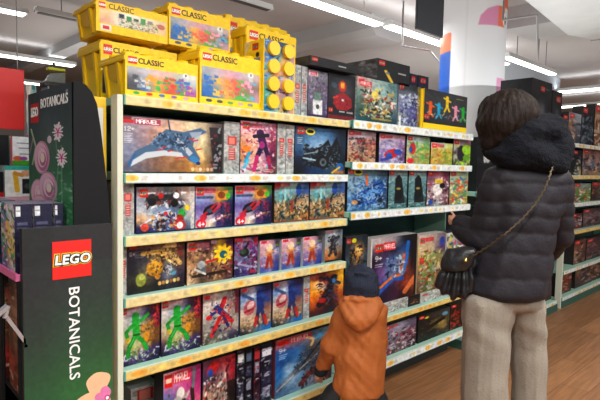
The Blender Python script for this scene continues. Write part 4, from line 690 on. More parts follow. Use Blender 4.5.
lf2 = Cv(23, 25, '5a5d63'); lf2.mott(['8c8f94', '44464c'], 4, 3, dens=.5, al=.6); lf2.grain(.1, 4, 5)
lidbox('black carton with a yellow stroke standing above the crowded grey green carton', 377, 409.5, 62, zt, bl, .24, D*1.022, left=lf2.out())
carton('carton', 'blue violet carton between the crowded carton and the dance carton', 'toy box', 398.3, 420, 85, T1, art_blue(), .09, D*1.022, side='787c88', top='556')
zt = onY(409, 85, D*1.022).z+.003
nv = Cv(9, 12, '1c2548'); nv.logo(2, 2, 4.5); nv.grain(.08, 3, 2)
lidbox('left small navy carton on top of the blue violet carton', 409.8, 416.5, 74, zt, nv, .1, D*1.07)
lidbox('right small navy carton above the dance carton', 418, 428, 76, onY(425, 90, D*1.09).z, nv, .1, D*1.09)
# dance carton on its yellow base
Xa, wa, ha = solve(424, 467, 93, T1, D*1.02); zq = onY(424, 124, D*1.02).z
o = empty('carton', (Xa-.004, D*1.02, T1+.0006), label='black carton with five coloured dancing shapes on a bright yellow base', cat='toy box')
zq = T1+.045; tz = onY(445, 92.5, D*1.02).z
link('carton_lid', carton_mesh('carton_lid', wa, tz-zq, .12, art_dance().out(), '2a2b2e', '3a3b3e', left='d8b41c'), PRINT, o).location = (.004, .002, zq-T1)
link('carton_base', carton_mesh('carton_base', wa+.006, zq-T1-.001, .13, hx('f0cc14'), 'e8c414', 'f0cc14'), PLAST, o)
cb = Cv(3, 33, 'e8c41c'); carton('carton', 'thin yellow spine between the blue violet and the dance cartons', 'toy box', 420.6, 423.6, 89, T1, cb, .1, D*1.025, side='e0bc18', top='e8c41c')
# ------------------------------------------------------------------ left display stand
Yp = D-.035
CARD = mat('black_card', '151618', .7, noise=.04, nscale=9, spec=.2)
xl = onY(23, 300, Yp).x; xr = onY(112.5, 300, Yp).x; zt = onY(67, 226.5, Yp).z; w = xr-xl
ds = empty('display_stand', (xl, Yp, 0), label='black and green floor display stand with BOTANICALS lettering at the aisle end', cat='display stand')
hp = zt/w*89.5
cv = Cv(89.5, hp, '25282a', res=2.); cv.pop = False; cv.grid(['232628 26292b 27292b'], y0=0, y1=45); cv.grid(['26292b 28302e 2a322f', '26342c 284232 28402f', '244a2e 28582f 2a5a30', '285c34 2e6c38 30703a', '2c6a3a 347c42 388044', '2c6a3a 347c42 388044'], y0=38, y1=hp); cv.grain(.04, 4, 2)
fp = link('front_panel', panel_mesh('front_panel', [((0, 0, zt), (w, 0, 0), (0, 0, -zt), cv.out()), ((0, .03, zt), (0, -.03, 0), (0, 0, -zt), '1e2123'), ((w, 0, zt), (0, .03, 0), (0, 0, -zt), 'c8ccc4'), ((0, .03, zt), (w, 0, 0), (0, -.03, 0), '3a3d40'), ((w, .03, zt), (-w, 0, 0), (0, 0, -zt), '1e2123')]), PLAST, ds)
def pp(x, y, dy=-.001): q = onY(x, y, Yp+dy); return (q.x-xl, dy, q.z)
a = pp(52, 243); b = pp(91, 239.5); c = pp(53, 280.5); s = b[0]-a[0]; cx, cz = a[0]+s/2, (a[2]+c[2])/2+.002
lg = MB().box(cx-s/2, -.003, cz-s/2, cx+s/2, -.0005, cz+s/2).build('logo_plate', RED, fp)
R90 = (PI/2, 0, 0)
for nm, m_, off, dy in (('lettering_rim', YINK, .0115, -.0042), ('lettering_outline', BLK, .008, -.0054), ('lettering', WHITE, .0025, -.0066)):
    font_mesh(nm, 'LEGO', s*.345, m_, ds, (cx, dy, cz), R90, shear=.12, off=off*s/.16*.75, space=1.08, ext=.0006)
a = pp(72.5, 287); b = pp(75, 378.5)
t_ = font_mesh('lettering', 'BOTANICALS', .078, WHITE, ds, ((a[0]+b[0])/2, -.0025, (a[2]+b[2])/2), (PI/2, PI/2, 0), off=.0006, space=1.02)
Lh = max(v.co.x for v in t_.data.vertices)-min(v.co.x for v in t_.data.vertices); t_.scale = ((a[2]-b[2])/Lh,)*2+(1,); t_.scale[1] *= .92
def petal(cx, cz, rx, rz, rot, y, m_, nm='flower_print'):
    bm = bmesh.new(); r = math.radians(rot); vs_ = []
    for k in range(28): t = 2*PI*k/28; u, v = rx*math.cos(t)*(1+.12*math.cos(3*t)), rz*math.sin(t); vs_.append(bm.verts.new((cx+u*math.cos(r)-v*math.sin(r), y, cz+u*math.sin(r)+v*math.cos(r))))
    f = bm.faces.new(vs_); e = bmesh.ops.extrude_face_region(bm, geom=[f]); [setattr(v.co, 'y', v.co.y+.0008) for v in e['geom'] if isinstance(v, bmesh.types.BMVert)]
    bmesh.ops.recalc_face_normals(bm, faces=bm.faces[:]); me = bpy.data.meshes.new(nm); bm.to_mesh(me); bm.free(); return link(nm, me, m_, fp)
PEACH = mat('peach_petal_ink', 'e8b890', .5, noise=.08, nscale=20); PINKI = mat('pink_petal_ink', 'd874a8', .5, noise=.1, nscale=40); DPK = mat('deep_pink_ink', 'b02468', .5)
pm = w/89.5
for x, y, rx, rz, rot, m_, k in ((103, 383, 13, 12, 20, PEACH, 1), (87, 401, 16, 8, 15, PEACH, 2), (112, 404, 9, 13, 0, PEACH, 3), (97, 414, 10, 15, 10, PEACH, 3.3), (108, 393, 6, 8, 0, PINKI, 4), (100, 397, 5, 6, 60, PINKI, 5), (107, 403, 6, 6, 0, PINKI, 6), (107, 397.5, 3.2, 3.4, 0, DPK, 7), (107, 397.5, 1.8, 2, 0, WHITE, 8)):
    x = min(x, 111-rx); q = pp(x, y); petal(q[0], q[2], rx*pm, rz*pm, rot, -.0006-k*.0004, m_)
# body of the stand, tray and header
X0 = onY(73.5, 150, Yp+.05).x; Yn = Yp+.035; Yf = onX(31, 150, X0).y
trayz = onY(18, 273, Yn+.06).z-.002
xb = X1L-.09
MB().box(X0-xl+.005, .031, 0, xb-xl-.004, Yf-Yp-.05, trayz+.02).build('stand_body', CARD, ds)
prof = []
for x, y in ((73.5, 228), (73.5, 82), (77, 80.5), (81, 81.5), (86, 85), (92, 92), (97, 104), (101, 130), (105, 165), (108, 195), (110.5, 228)): q = onY(x, y, Yn); prof.append((q.x-xl, q.z))
hd = MB().prism(prof, Yn-Yp, Yf-Yp).build('header_board', CARD, ds)
hc = Cv(42, 140, '3b4a4a', res=3.); hc.blur = False; hc.grid(['465054 4e5a5e 4a5458', '48565a 566468 4e5c5c', '4a6258 5a7468 4e685e', '3a6a50 4c7c60 3e6e52', '3a7850 4c8c64 44855c', '388054 449060 408c5c'])
hc.line([(3, 40), (8, 60), (4, 80)], 1.6, 'a8c098'); hc.line([(27, 40), (30, 80), (27, 120)], 1.1, '6ca078', .8); hc.line([(33, 60), (33, 130)], 1, '88b890', .6)
for x, y in ((30, 46), (33, 72)):
    for k in range(14): a = k*PI/7; q_ = .8+.2*(k % 2); hc.line([(x, y), (x+4.6*q_*math.cos(a), y+9.5*q_*math.sin(a))], 1.5, 'e8dce2')
    for k in range(5): a = k*2*PI/5+.3; hc.line([(x, y), (x+2.4*math.cos(a), y+4.6*math.sin(a))], 1.1, 'c84c90')
def rose(x, y, rx, ry):
    hc.ell(x, y, rx, ry, 'c890a8'); hc.ell(x-rx*.1, y, rx*.88, ry*.9, 'e0b4c8'); hc.ell(x+rx*.1, y+ry*.1, rx*.7, ry*.72, 'b87494'); hc.ell(x+rx*.05, y, rx*.58, ry*.6, 'e8c4d4'); hc.ell(x+rx*.15, y+ry*.1, rx*.4, ry*.42, 'b07090'); hc.ell(x+rx*.1, y, rx*.28, ry*.3, 'ecd8c8')
rose(14, 72, 8, 18); rose(10, 112, 8, 16); rose(20, 104, 9, 17); rose(12, 128, 9, 15)
hc.ell(22, 53, 2, 4, 'd8c8d0'); hc.line([(1, 68), (5, 50)], 1.2, 'c8a0b0', .7); hc.mott(['8cb89c', '5c9470', 'a8c8b0'], 3, 4, 24, 85, 42, 138, .3, .6)
hc.rect(3, 12, 11.5, 33, 'd8281e'); hc.ell(7.2, 22, 4, 4.5, 'f0d040', .9); hc.ell(7.2, 22, 3.8, 3.8, '201414')
hc.ell(38, 7, 1, 1.6, '9aa0a4')
ztop = prof[1][1]; zlow = prof[0][1]
link('header_print', panel_mesh('header_print', [((0, 0, ztop-zlow), (0, -(Yf-Yn)+.004, 0), (0, 0, -(ztop-zlow)), hc.out())]), PLAST, ds).location = (prof[0][0]-.0015, Yf-Yp-.002, zlow)
yy = lambda u: Yf-Yp-.002-(Yf-Yn-.004)*u/42
hb = font_mesh('lettering', 'BOTANICALS', .05, WHITE, hd, (prof[0][0]-.003, yy(26.5), ztop-(ztop-zlow)*14.5/140), (PI/2, 0, -PI/2), off=.0008, ext=.0006)
Lh = max(v.co.x for v in hb.data.vertices)-min(v.co.x for v in hb.data.vertices); hb.scale = ((yy(14)-yy(39))/Lh, 1.0, 1)
lf_ = font_mesh('logo_lettering', 'LEGO', .05, WHITE, hd, (prof[0][0]-.003, yy(7.2), ztop-(ztop-zlow)*22/140), (PI/2, 0, -PI/2), off=.0016, ext=.0006)
Lh = max(v.co.x for v in lf_.data.vertices)-min(v.co.x for v in lf_.data.vertices); lf_.scale = ((yy(3.6)-yy(10.8))/Lh, 1, 1)
Xt0 = onX(-20, 262, .22).x
tx0 = onY(15, 270, Yn+.03).x
GRT = mat('pink_tray_card', 'd86c9c', .5); 
MB().box(tx0-xl, .032, trayz-.012, X0-xl+.004, Yf-Yp-.05, trayz).build('tray', mat('dark_tray', '2a2428', .5), ds)
MB().box(tx0-xl-.004, .030, trayz-.012, X0-xl+.004, .0335, trayz+.010).build('tray_lip', GRT, ds)
MB().box(tx0-xl-.006, .034, trayz-.014, tx0-xl-.0005, Yf-Yp-.05, trayz+.012).build('tray_lip', GRT, ds)
MB().box(tx0-xl, .26, 0, tx0-xl+.01, Yf-Yp-.05, trayz-.012).build('side_panel', CARD, ds)
MB().box(tx0-xl+.0, .032, 0, tx0-xl+.012, .05, trayz-.012).build('corner_post', CARD, ds)
MB().box(tx0-xl, Yf-Yp-.07, 0, X0-xl, Yf-Yp-.05, trayz-.012).build('rear_panel', CARD, ds)
MB().box(tx0-xl+.0105, .06, .55, X0-xl+.004, Yf-Yp-.071, .565).build('lower_shelf', CARD, ds)
# slim navy cartons on the tray
nb = Cv(20, 70, '34344c'); nb.rect(1.5, 2, 7, 12, 'd4d8d8'); nb.rect(2, 6, 6.4, 7, '888'); nb.rect(3, 18, 15, 21, '6c6c84', .8); nb.rect(3, 23, 14, 24.2, '6c6c84', .7); nb.rect(2, 34, 16, 40, '44445c'); nb.rect(3, 48, 15, 52, '54546c', .8); nb.grain(.07, 3, 3)
ns = Cv(30, 70, 'd8d4cc'); ns.grid(['8c9cb0 d8dce0', '6c88a8 e0dcc8', 'c8c8a8 e8d8a8', '6c9c88 e0c068', '58808c d8c878', '6870a0 c8c0c8']); ns.line([(15, 20), (18, 50)], 6, 'e8c040'); ns.mott(['5c9c6c', 'e8d0d8', 'c86c98', '406c58'], 4, 4, dens=.4); ns.grain(.08, 3, 3)
Yc = Yn+.035; zq = onY(40, 204, Yc).z
for k, (x0, x1, lab) in enumerate([(14.5, 32, 'navy slim carton at the left corner of the flower stand, beside the black panel'), (33.5, 52.5, 'navy slim carton in the middle above the lower black panel'), (54.5, 73, 'navy slim carton nearest the header board')]):
    q0, q1 = onY(x0, 230, Yc), onY(x1, 230, Yc)
    o = link('carton', carton_mesh('carton', min(q1.x, X0-.03)-q0.x, zq-trayz, .17, nb.out(), '2c2c40', '6c6c80', left=ns.out()), PRINT); o.location = (q0.x, Yc, trayz+.0006); tag(o, lab, 'toy box')
    if k == 0: o_ = o.copy(); C.objects.link(o_); o_.location.y += .2; tag(o_, 'navy slim carton standing behind the front left one at the left frame edge', 'toy box')
bc_ = Cv(20, 110, '6c4c3c'); bc_.grid(['3c302c 7c5c48', '8c6c54 a88068', '6c5040 8c6c58', '5c4438 7c6454', 'a04038 8c3c34', '582c28 6c3830']); bc_.mott(['d8c0a8', 'a87c60', '3c2c28', 'b84c40'], 4, 5, dens=.25, al=.6); bc_.grain(.1, 3, 3)
for k, lab in enumerate(('brown picture carton under the tray beside the black panel edge', 'brown picture carton behind the front one at lower left')):
    o = link('carton', carton_mesh('carton', .085, trayz-.012-.566-.02, .14, bc_.out(), '2c2420', '5c463a', left=bc_.out() if k == 0 else None), PRINT); o.location = (tx0+.012, Yn+.03+k*.19, .566); tag(o, lab, 'toy box')
pr = empty('price_rail', (onY(2, 330, Yp).x-.006, Yp-.012, onY(2, 330, Yp).z), label='silver price rail bracket in front of the brown cartons at lower left', cat='rail')
sv = mat('silver_metal', 'b8bcc4', .3, .7)
q = [onY(x, y, Yp+dy)-pr.location for x, y, dy in ((-6, 318, .0), (8, 306, .0), (5, 318, .0), (26, 346, .0), (22, 354, .02), (2, 330, .02))]
MB().tube([q[0], q[1]], .011, 6).build('rail_tube', sv, pr); MB().hexa([q[2], q[3], q[3]+Vector((0, .02, 0)), q[2]+Vector((0, .02, 0)), q[2]+Vector((0, 0, .022)), q[3]+Vector((0, 0, .022)), q[3]+Vector((0, .02, .022)), q[2]+Vector((0, .02, .022))]).build('rail_holder', sv, pr); MB().tube([q[1], q[2]], .008, 6).build('rail_tube', sv, pr); MB().tube([q[3], (q[3].x, .07, q[3].z)], .006, 6).build('rail_pin', sv, pr)
# yellow and white board between the stand and the shelving
xb = X1L-.09
yb = MB().box(xb, D+.06, 0, xb+.055, D+.16, onY(102, 97, D+.06).z, .003).build('yellow_board', mat('yellow_card', 'e8bc1c', .5, noise=.05)); tag(yb, 'narrow yellow board standing between the dark header and the cream shelf post', 'board')
ybw = MB().box(xb+.012, D+.054, trayz, xb+.04, D+.0595, onY(102, 108, D+.06).z).build('white_slip', mat('white_card', 'd8d8d4', .5), yb)
# far left: another shelf edge with white cartons, red sign
Yb = 2.65
fz = onY(20, 197, Yb).z; fx0, fx1 = onY(-60, 190, Yb).x, onY(40, 190, Yb).x
fs = empty('shelving_bay', (fx0, Yb, 0), label='low shelf unit at far left carrying white and teal cartons', cat='shelving')
MB().box(0, 0, fz-.03, fx1-fx0, .5, fz, .003).build('shelf', mat('pink_shelf', 'd0a0b0', .5), fs); MB().box(0, .02, 0, fx1-fx0, .48, fz-.031).build('cabinet_body', mat('dark_cabinet', '2c2a2c', .6), fs)
def whitec(): c = Cv(32, 33, 'e4e6e4'); c.rect(0, 0, 32, 4.5, '48b8ac'); c.line([(10, 8), (12, 26)], 5, 'e8b838'); c.line([(10, 8), (17, 10)], 4, 'd89848'); c.rect(17, 14, 30, 30, '38383c'); c.ell(23, 22, 4, 3, '5c5c60'); c.ell(21, 8, 5, 3.5, 'd8986c', .8); c.grain(.04, 3, 3); return c
def docc(): c = Cv(24, 29, 'e0e4e8'); c.small(6, 6, 16, 1, '445', .8); c.small(8, 11, 12, 1, '445', .8); c.small(9, 17, 11, 1, '445', .7); c.rect(0, 24, 24, 29, '50a838'); c.ell(7, 22, 5, 2.6, 'd86c50'); c.ell(13, 22, 4, 2, '9c58a0'); c.rect(0, 0, 1.5, 29, 'c85060'); c.grain(.04, 3, 3); return c
def cb_(label, xl, xr, yt, z, Y, art, d=.12, side='c8ccc8', left=None):
    X, w_, h_ = solve(xl, xr, yt, z, Y); o = link('carton', carton_mesh('carton', w_, h_, d, art.out(), side, '50b8ac', left), PRINT); o.location = (X, Y, z+.0006); tag(o, label, 'toy box'); return z+h_
z1 = cb_('white and teal carton with a yellow banana shape at far left', 5, 37, 166, fz, Yb+.03, whitec())
cb_('white carton printed with lines of text above the teal one', 11, 34, 137, z1+.002, Yb+.04, docc())
rk_ = Cv(8, 30, '20242a'); rk_.rect(0, 24, 8, 30, 'c03028'); rk_.grain(.1, 2, 2)
z2_ = cb_('dark carton with a red foot at the left frame edge', -6, 3.5, 172, fz, Yb+.03, rk_)
cb_('black carton stacked at the left frame edge below the red sign', -8, 9, 135, z1+.002, Yb+.03, Cv(8, 30, '23262c'))
Ys = 3.1; a = onY(-8, 66, Ys); b = onY(25, 130, Ys)
rs = empty('hanging_sign', (a.x, Ys, b.z), label='plain red board hanging at the left frame edge', cat='sign')
MB().box(0, 0, 0, b.x-a.x, .02, a.z-b.z, .003).build('sign_board', mat('red_board', 'e8262c', .4, noise=.02), rs)
for k in (.2, .8): MB().cyl(((b.x-a.x)*k, .01, a.z-b.z), ((b.x-a.x)*k, .01, CZ-b.z), .003, n=6).build('sign_wire', COND, rs)
Yw = 3.6; a = onY(26, 84, Yw); b = onY(37, 140, Yw)
tc_ = Cv(11, 60); tc_.grid(['d8dcd8 98c0c0', '88a0b0 c86c88', 'c8c858 6c8c9c', '48a0a8 d8b0a8', 'b04c58 98b878']); tc_.mott(['e8e0d0', '2c8c98', 'c84860', '404850'], 3, 3, dens=.8); tc_.grain(.1, 2, 2)
X_, w_, h_ = a.x, b.x-a.x, a.z; o = link('poster_board', carton_mesh('poster_board', w_, h_, .05, tc_.out(), 'b8bcbc', 'ccc'), PRINT); o.location = (X_, Yw, .0); tag(o, 'narrow colourful stand seen between the red board and the header', 'display stand')
# two small things on the header side
def trinket(x, y, Y, s, label, c1, c2):
    q = onY(x, y, Y); o = empty('toy_model', q, label=label, cat='toy'); return o, q
tz_ = onY(54, 86, 2.5).z
cab = MB().box(onY(48, 90, 2.52).x, 2.52, 0, X1L-.03, 2.62, tz_).build('back_stand', mat('blue_grey_board', '788490', .5, noise=.03)); tag(cab, 'blue grey stand behind the flower header board', 'display stand')
tq = onY(54, 85, 2.55); tm = empty('toy_model', (tq.x, 2.55, tz_+.001), label='small black and yellow built model on the blue grey stand', cat='toy')
MB().box(-.05, -.03, 0, .05, .05, .02, .004).build('model_base', mat('dark_brick', '2c3034', .4), tm); MB().hexa([(-.045, -.02, .021), (.045, -.02, .021), (.04, .03, .021), (-.04, .03, .021), (-.02, -.01, .06), (.05, -.01, .075), (.045, .02, .075), (-.015, .02, .06)], .004).build('model_body', mat('grey_brick', '6c7478', .4, noise=.2, nscale=40), tm)
MB().box(-.03, -.024, .076, .045, .02, .088, .003).build('model_roof', mat('lime_brick', 'c8d038', .4), tm); MB().cyl((.0, 0, .089), (.0, 0, .115), .006).build('mast', mat('dark_brick', 0), tm)
# ------------------------------------------------------------------ printed column, hanging sign, pillar
Yk = 2.85; kc = onY(472, 60, Yk); fd = math.hypot(kc.x, Yk)*math.cos(math.atan2(kc.x, Yk)-YAW); kr = 30.5/F*fd; kx, ky = onY(472, 60, Yk).x, Yk
zc0, zc1 = 0., CZ; kcv = Cv(200, 260, 'e2e6ea', res=1.6); kcv.pop = False
# u: angle 0..2pi mapped left to right as seen from the aisle; v: from ceiling down
pxz = lambda y: (CZ-onY(472, y, Yk).z)/CZ*260
def up(x): return 100+math.asin(max(-1, min(1, (x-472)/31)))/PI*100
kcv.rect(0, pxz(37), up(452), pxz(55), 'e87040'); kcv.rect(0, pxz(55), up(452), pxz(140), '2456b0'); kcv.ell(up(452), pxz(34), 3, 3, 'e2e6ea')
kcv.poly([(up(476), pxz(33)), (up(478), pxz(24)), (up(484), pxz(17)), (up(492), pxz(13.5)), (up(500), pxz(13)), (up(500), pxz(33))], 'd890b4'); kcv.rect(up(498), 0, 200, pxz(13), 'e8643c'); kcv.rect(up(494), pxz(13), up(500), pxz(33), 'e87858'); kcv.ell(up(499.6), pxz(25), 2.6, 5.4, 'f2f2f0'); kcv.ell(up(500.5), pxz(26), 1.6, 3.6, '20242c'); kcv.rect(up(495), pxz(82), 190, pxz(100), 'e0a0c4')
kcv.rect(up(465), 0, up(467), 260, 'd4d8dc', .5)
img = kcv.out(); mm, nn = img.shape[:2]
ta = AR[:2]; tb = AF[:2]/np.hypot(*AF[:2]); dirv = np.array([kx, ky])/math.hypot(kx, ky); rgt = np.array([dirv[1], -dirv[0]])
th = (np.linspace(0, 1, nn+1)-.5)*2*PI; zz = np.linspace(zc1, 0, 261)
V = np.array([[kx+kr*(math.sin(t)*rgt[0]-math.cos(t)*dirv[0]), ky+kr*(math.sin(t)*rgt[1]-math.cos(t)*dirv[1])] for t in th])
zz = np.linspace(zc1, 0, mm+1); vv = np.concatenate([np.tile(V[None], (mm+1, 1, 1)), np.tile(zz[:, None, None], (1, nn+1, 1))], 2).reshape(-1, 3)
me = bpy.data.meshes.new('printed_column'); idn = np.arange((mm+1)*(nn+1)).reshape(mm+1, nn+1); Fc = np.stack([idn[:-1, :-1], idn[1:, :-1], idn[1:, 1:], idn[:-1, 1:]], -1).reshape(-1, 4)
me.vertices.add(len(vv)); me.vertices.foreach_set('co', vv.ravel()); me.loops.add(Fc.size); me.loops.foreach_set('vertex_index', Fc.ravel()); me.polygons.add(len(Fc)); me.polygons.foreach_set('loop_start', np.arange(0, Fc.size, 4)); me.polygons.foreach_set('loop_total', np.full(len(Fc), 4)); me.update(calc_edges=True)
K = lin(img.reshape(-1, 3)); at_ = me.color_attributes.new('ink', 'FLOAT_COLOR', 'CORNER'); at_.data.foreach_set('color', np.concatenate([np.repeat(K, 4, 0), np.ones((len(Fc)*4, 1))], 1).ravel()); me.polygons.foreach_set('use_smooth', [True]*len(Fc))
kk = link('column', me, PLAST); tag(kk, 'round white column with orange, blue and pink print behind the shelves', 'column')
Yh = 2.45; a = onY(419.5, -40, Yh); b = onY(443, 38, Yh)
hs = empty('hanging_sign', (a.x, Yh, b.z), label='dark navy sign box hanging at the top in front of the printed column', cat='sign')
MB().box(0, 0, 0, b.x-a.x, .025, CZ-.12-b.z, .006).build('sign_box', mat('navy_sign', '20242e', .45, noise=.05, nscale=5), hs); MB().box(.02, .005, CZ-.119-b.z, b.x-a.x-.02, .02, CZ-b.z).build('ceiling_bracket', COND, hs)
a = onY(499, 80, 3.95); b = onY(560.5, 80, 3.95)
pw = MB().box(a.x, 3.95, 0, b.x, 4.1, CZ).build('trim_3', mat('pale_partition', 'b9c3cc', .6, noise=.03)); tag(pw, kind='structure')
# black cartons on top of the hidden bay
def bigblack(w_, h_): c = Cv(w_, h_, '232529'); c.ell(w_*.5, h_*.62, w_*.33, h_*.3, '55585c', .8, soft=.6); c.ell(w_*.5, h_*.45, w_*.16, h_*.14, '6c7074', .8, soft=.5); c.logo(w_*.42, h_*.08, 4.2); c.small(w_*.62, h_*.1, 5, 1, '999'); c.grain(.08, 2, 2); return c
ZT3 = zr(.10)
cs = Cv(33, 50, '2b2d32'); cs.grid(['44464c 383a40 2c2e33', '2c2d32 26272b 222327']); cs.grain(.06, 4, 3)
def bb_(label, xl, xr, yt, dpx, art, left, h2=None):
    Y = D*1.03; X, w_, h_ = solve(xl, xr, yt, ZT3, Y, 120); q = onX(dpx, 100, X); o = link('carton', carton_mesh('carton', w_, h_, q.y-Y, art.out(), '26282c', '3a3c40', left=left), PRINT); o.location = (X, Y, ZT3+.0006); tag(o, label, 'toy box')
bb_('larger tall black carton with a red logo behind the woman head', 530.5, 550.5, 80, 500, bigblack(20, 60), cs.out()); bb_('smaller tall black carton right of the larger black one above the hood', 551.3, 561, 91, 540, bigblack(10, 45), '26282c')
wm = Cv(18, 32, '1c2022'); wm.mott(['2c3436', '101314'], 4, 3, dens=.5); wm.ell(7, 12, 1.4, 3, 'c8ccc8'); wm.ell(9.5, 13, 2, 2, 'a8acac'); wm.grain(.1, 3, 2)
carton('carton', 'black carton with a small white mark between the middle bay and the woman', 'toy box', 477, 497, 138, zr(-.09), wm, .1, D*1.03, side='1c1e20')
carton('carton', 'dark carton low down left of the woman, behind the handbag', 'toy box', 477, 497, 206, zr(-.36), Cv(20, 40, '22282a'), .1, D*1.03, side='1c1e20')
# ------------------------------------------------------------------ far right bay cartons
def sm(label, xl, xr, yt, z, rows, pal, seed, d=.1, Y=D*1.03):
    w_ = xr-xl; carton('carton', label, 'toy box', xl, xr, yt, z, small_art(max(w_, 6), 30, rows, pal, seed), d, Y, side='241f20')
P1 = ['3c3034', 'a87c60', '8c9098', 'c8a890', '5c4440', '1c1c20']
sm('black and red carton at the left end of the far right bay, top row', 562, 567.3, 114, U1, ['2c2428 2c2428', '2a2024 8c3030', '202024 202024'], ['14161a', '8c2c2c'], 1)
sm('brown and blue grey carton second in the top row of the far right bay', 568, 580.5, 113, U1, ['8c98a4 a8b0b8', 'a07c64 7c8490', 'a86c54 58606c', '8c5c50 484c58'], ['b8805c', '5c6c80', 'c8b0a0', '403c44'], 2)
sm('dark carton with a grey figure in the top row of the far right bay', 581.5, 593.5, 107, U1, ['2c2c34 303038', '28303c 2c343c', '4c5864 38444c', '3c3c44 202430'], ['6c7880', '1c2028', '8c949c'], 3)
sm('tan carton at the right frame edge in the top row', 594.5, 612, 106, U1, ['8c6c58 b89474', 'c8a484 a88464', '8c6850 c0a080', '70483c 8c6450'], ['d8c0a0', '6c4c3c', 'e8e0d0'], 4)
sm('dark blue carton with a white corner, second row of the far right bay', 571.5, 581, 150, U2, ['1c2c3c 202830', '1c2830 182024', '18201c b8a078'], ['101418', '2c4c6c', 'c8b8a0'], 5)
sm('brown and grey crowded carton in the second row of the far right bay', 582, 600.5, 149, U2, ['b08070 8c5c4c a87c68', 'a0746c 8c8c98 9c8078', '5c6478 707c8c 6c5c58', '8c6c54 a08068 c08c50'], ['8c94a0', 'b88068', '3c3c48', 'c8b0a0'], 6)
sm('dark carton cut by the right frame edge in the second row', 601.5, 618, 148, U2, ['3c3034 2c2428', '583c38 2c2428'], P1, 7)
sm('green and red farm coloured carton in the third row of the far right bay', 573.5, 590, 183.5, U3, ['a87c70 90a8b0 8c9c88', '5c8c50 c0b8a8 608c48', '8c4838 508440 709048'], ['58a040', 'c84838', 'e0dcd0', '3c6c38', 'd8b070'], 8)
sm('red brown carton at the right end of the third row', 591, 612, 182, U3, ['8c4c40 a06858', '70443c 8c5848', '583c38 70503c'], ['c87858', '3c2c2c', '58804c'], 9)
sm('small red and white carton in the fourth row of the far right bay', 570, 581, 214, U4, ['4c3434 6c3c3c', '9c4840 b8b0b0', '8c5848 a0a0a4', '582c30 70504c'], ['d8d4d4', 'b83c34', '2c2428'], 10)
sm('brown violet carton in the fourth row of the far right bay', 582.5, 612, 208, U4, ['6c5450 584048 604c50', '706068 5c444c 6c5454', '54383c 402c34 5c4040'], ['8c7878', '3c2c34', 'a08078'], 11)
sm('tall brown and tan carton in the fifth row of the far right bay', 573.5, 585, 240, U5, ['5c3c38 6c4c40', '8c6050 704c40', 'a88060 5c3c34', '7c5440 583830'], P1, 12)
sm('violet brown carton at the right frame edge in the fifth row', 586, 615, 236, U5, ['5c4448 4c343c 5c4040', '6c5458 503840 60484c', '3c2a30 4c3438 443034'], ['7c6468', '2c2024', '94706c'], 13)
sm('brown and tan carton at the bottom right of the far right bay', 575, 600, 262, UB, ['8c6c4c 584038 8c7858', '70544c 402c2c 8c6448', '583c40 6c4c48 402e2e'], P1, 14)
sm('dark carton at the right frame edge on the bottom shelf', 601, 620, 250, UB, ['5c4438 402c2c', '6c503c 382828'], P1, 15)
ub3 = UB
sm('brown picture carton on the bottom shelf just right of the woman', 552, 567.5, 272, UB, ['9c8068 8c5c4c', '7c5044 6c4038', '6c4438 5c342c', '4c302c 402824'], ['c8b094', 'a83830', '5c3830', '8c6c58'], 16)
sm('dark carton on the bottom shelf behind the woman leg', 530, 550.5, 290, UB, ['3c302c 402824', '4c302c 402824'], ['5c3830', '2c2424'], 17)
sm('dark carton above, partly behind the woman sleeve', 540, 555, 222, zr(-.36), ['2c2424 301c1c', '1c1818 241818'], ['3c2c2c', '141214'], 18)
# ------------------------------------------------------------------ people
def G(d0):
    fh = np.array([math.sin(YAW), math.cos(YAW)])
    def g(x, y, w=0.): d = _ray(x, y); k = (d0+w)/(d[:2]@fh); return Vector((d[0]*k, d[1]*k, d[2]*k+H))
    return g
def hull_into(bm, balls, n=2):
    b2 = bmesh.new()
    for c, r in balls:
        r = (r, r, r) if not isinstance(r, tuple) else r
        bmesh.ops.create_icosphere(b2, subdivisions=n, radius=1, matrix=Matrix.Translation(c) @ RZ @ Matrix.Diagonal((*r, 1)))
    h = bmesh.ops.convex_hull(b2, input=b2.verts[:]); gone = list({g_ for g_ in h['geom_interior'] if isinstance(g_, bmesh.types.BMVert)}); bmesh.ops.delete(b2, geom=gone, context='VERTS')
    bmesh.ops.delete(b2, geom=[v for v in b2.verts if not v.link_faces], context='VERTS')
    me = bpy.data.meshes.new('t'); b2.to_mesh(me); b2.free(); bm.from_mesh(me); bpy.data.meshes.remove(me)
RZ = Matrix.Rotation(-YAW, 4, 'Z')   # ellipsoid axes: x = across the view, y = away, z = up
def blob(name, hulls, m_, parent, voxel=.01, smooth=6, disp=None, n=2):
    bm = bmesh.new()
    for h in hulls: hull_into(bm, h, n)
    me = bpy.data.meshes.new(name); bm.to_mesh(me); bm.free(); ob = bpy.data.objects.new('tmp', me); C.objects.link(ob)
    r = ob.modifiers.new('r', 'REMESH'); r.mode = 'VOXEL'; r.voxel_size = voxel
    s_ = ob.modifiers.new('s', 'SMOOTH'); s_.factor = .5; s_.iterations = smooth
    dg = bpy.context.evaluated_depsgraph_get(); m2 = bpy.data.meshes.new_from_object(ob.evaluated_get(dg)); bpy.data.objects.remove(ob); bpy.data.meshes.remove(me)
    if disp:
        N = len(m2.vertices); co = np.zeros(N*3); m2.vertices.foreach_get('co', co); co = co.reshape(-1, 3); no = np.zeros(N*3); m2.vertices.foreach_get('normal', no); no = no.reshape(-1, 3)
        co = co+no*disp(co)[:, None]; m2.vertices.foreach_set('co', co.ravel())
    m2.polygons.foreach_set('use_smooth', [True]*len(m2.polygons)); m2.materials.clear(); m2.name = name
    o = link(name, m2, m_)
    if parent is not None: o.parent = parent; o.matrix_parent_inverse = Matrix.Translation(parent.location).inverted()
    return o
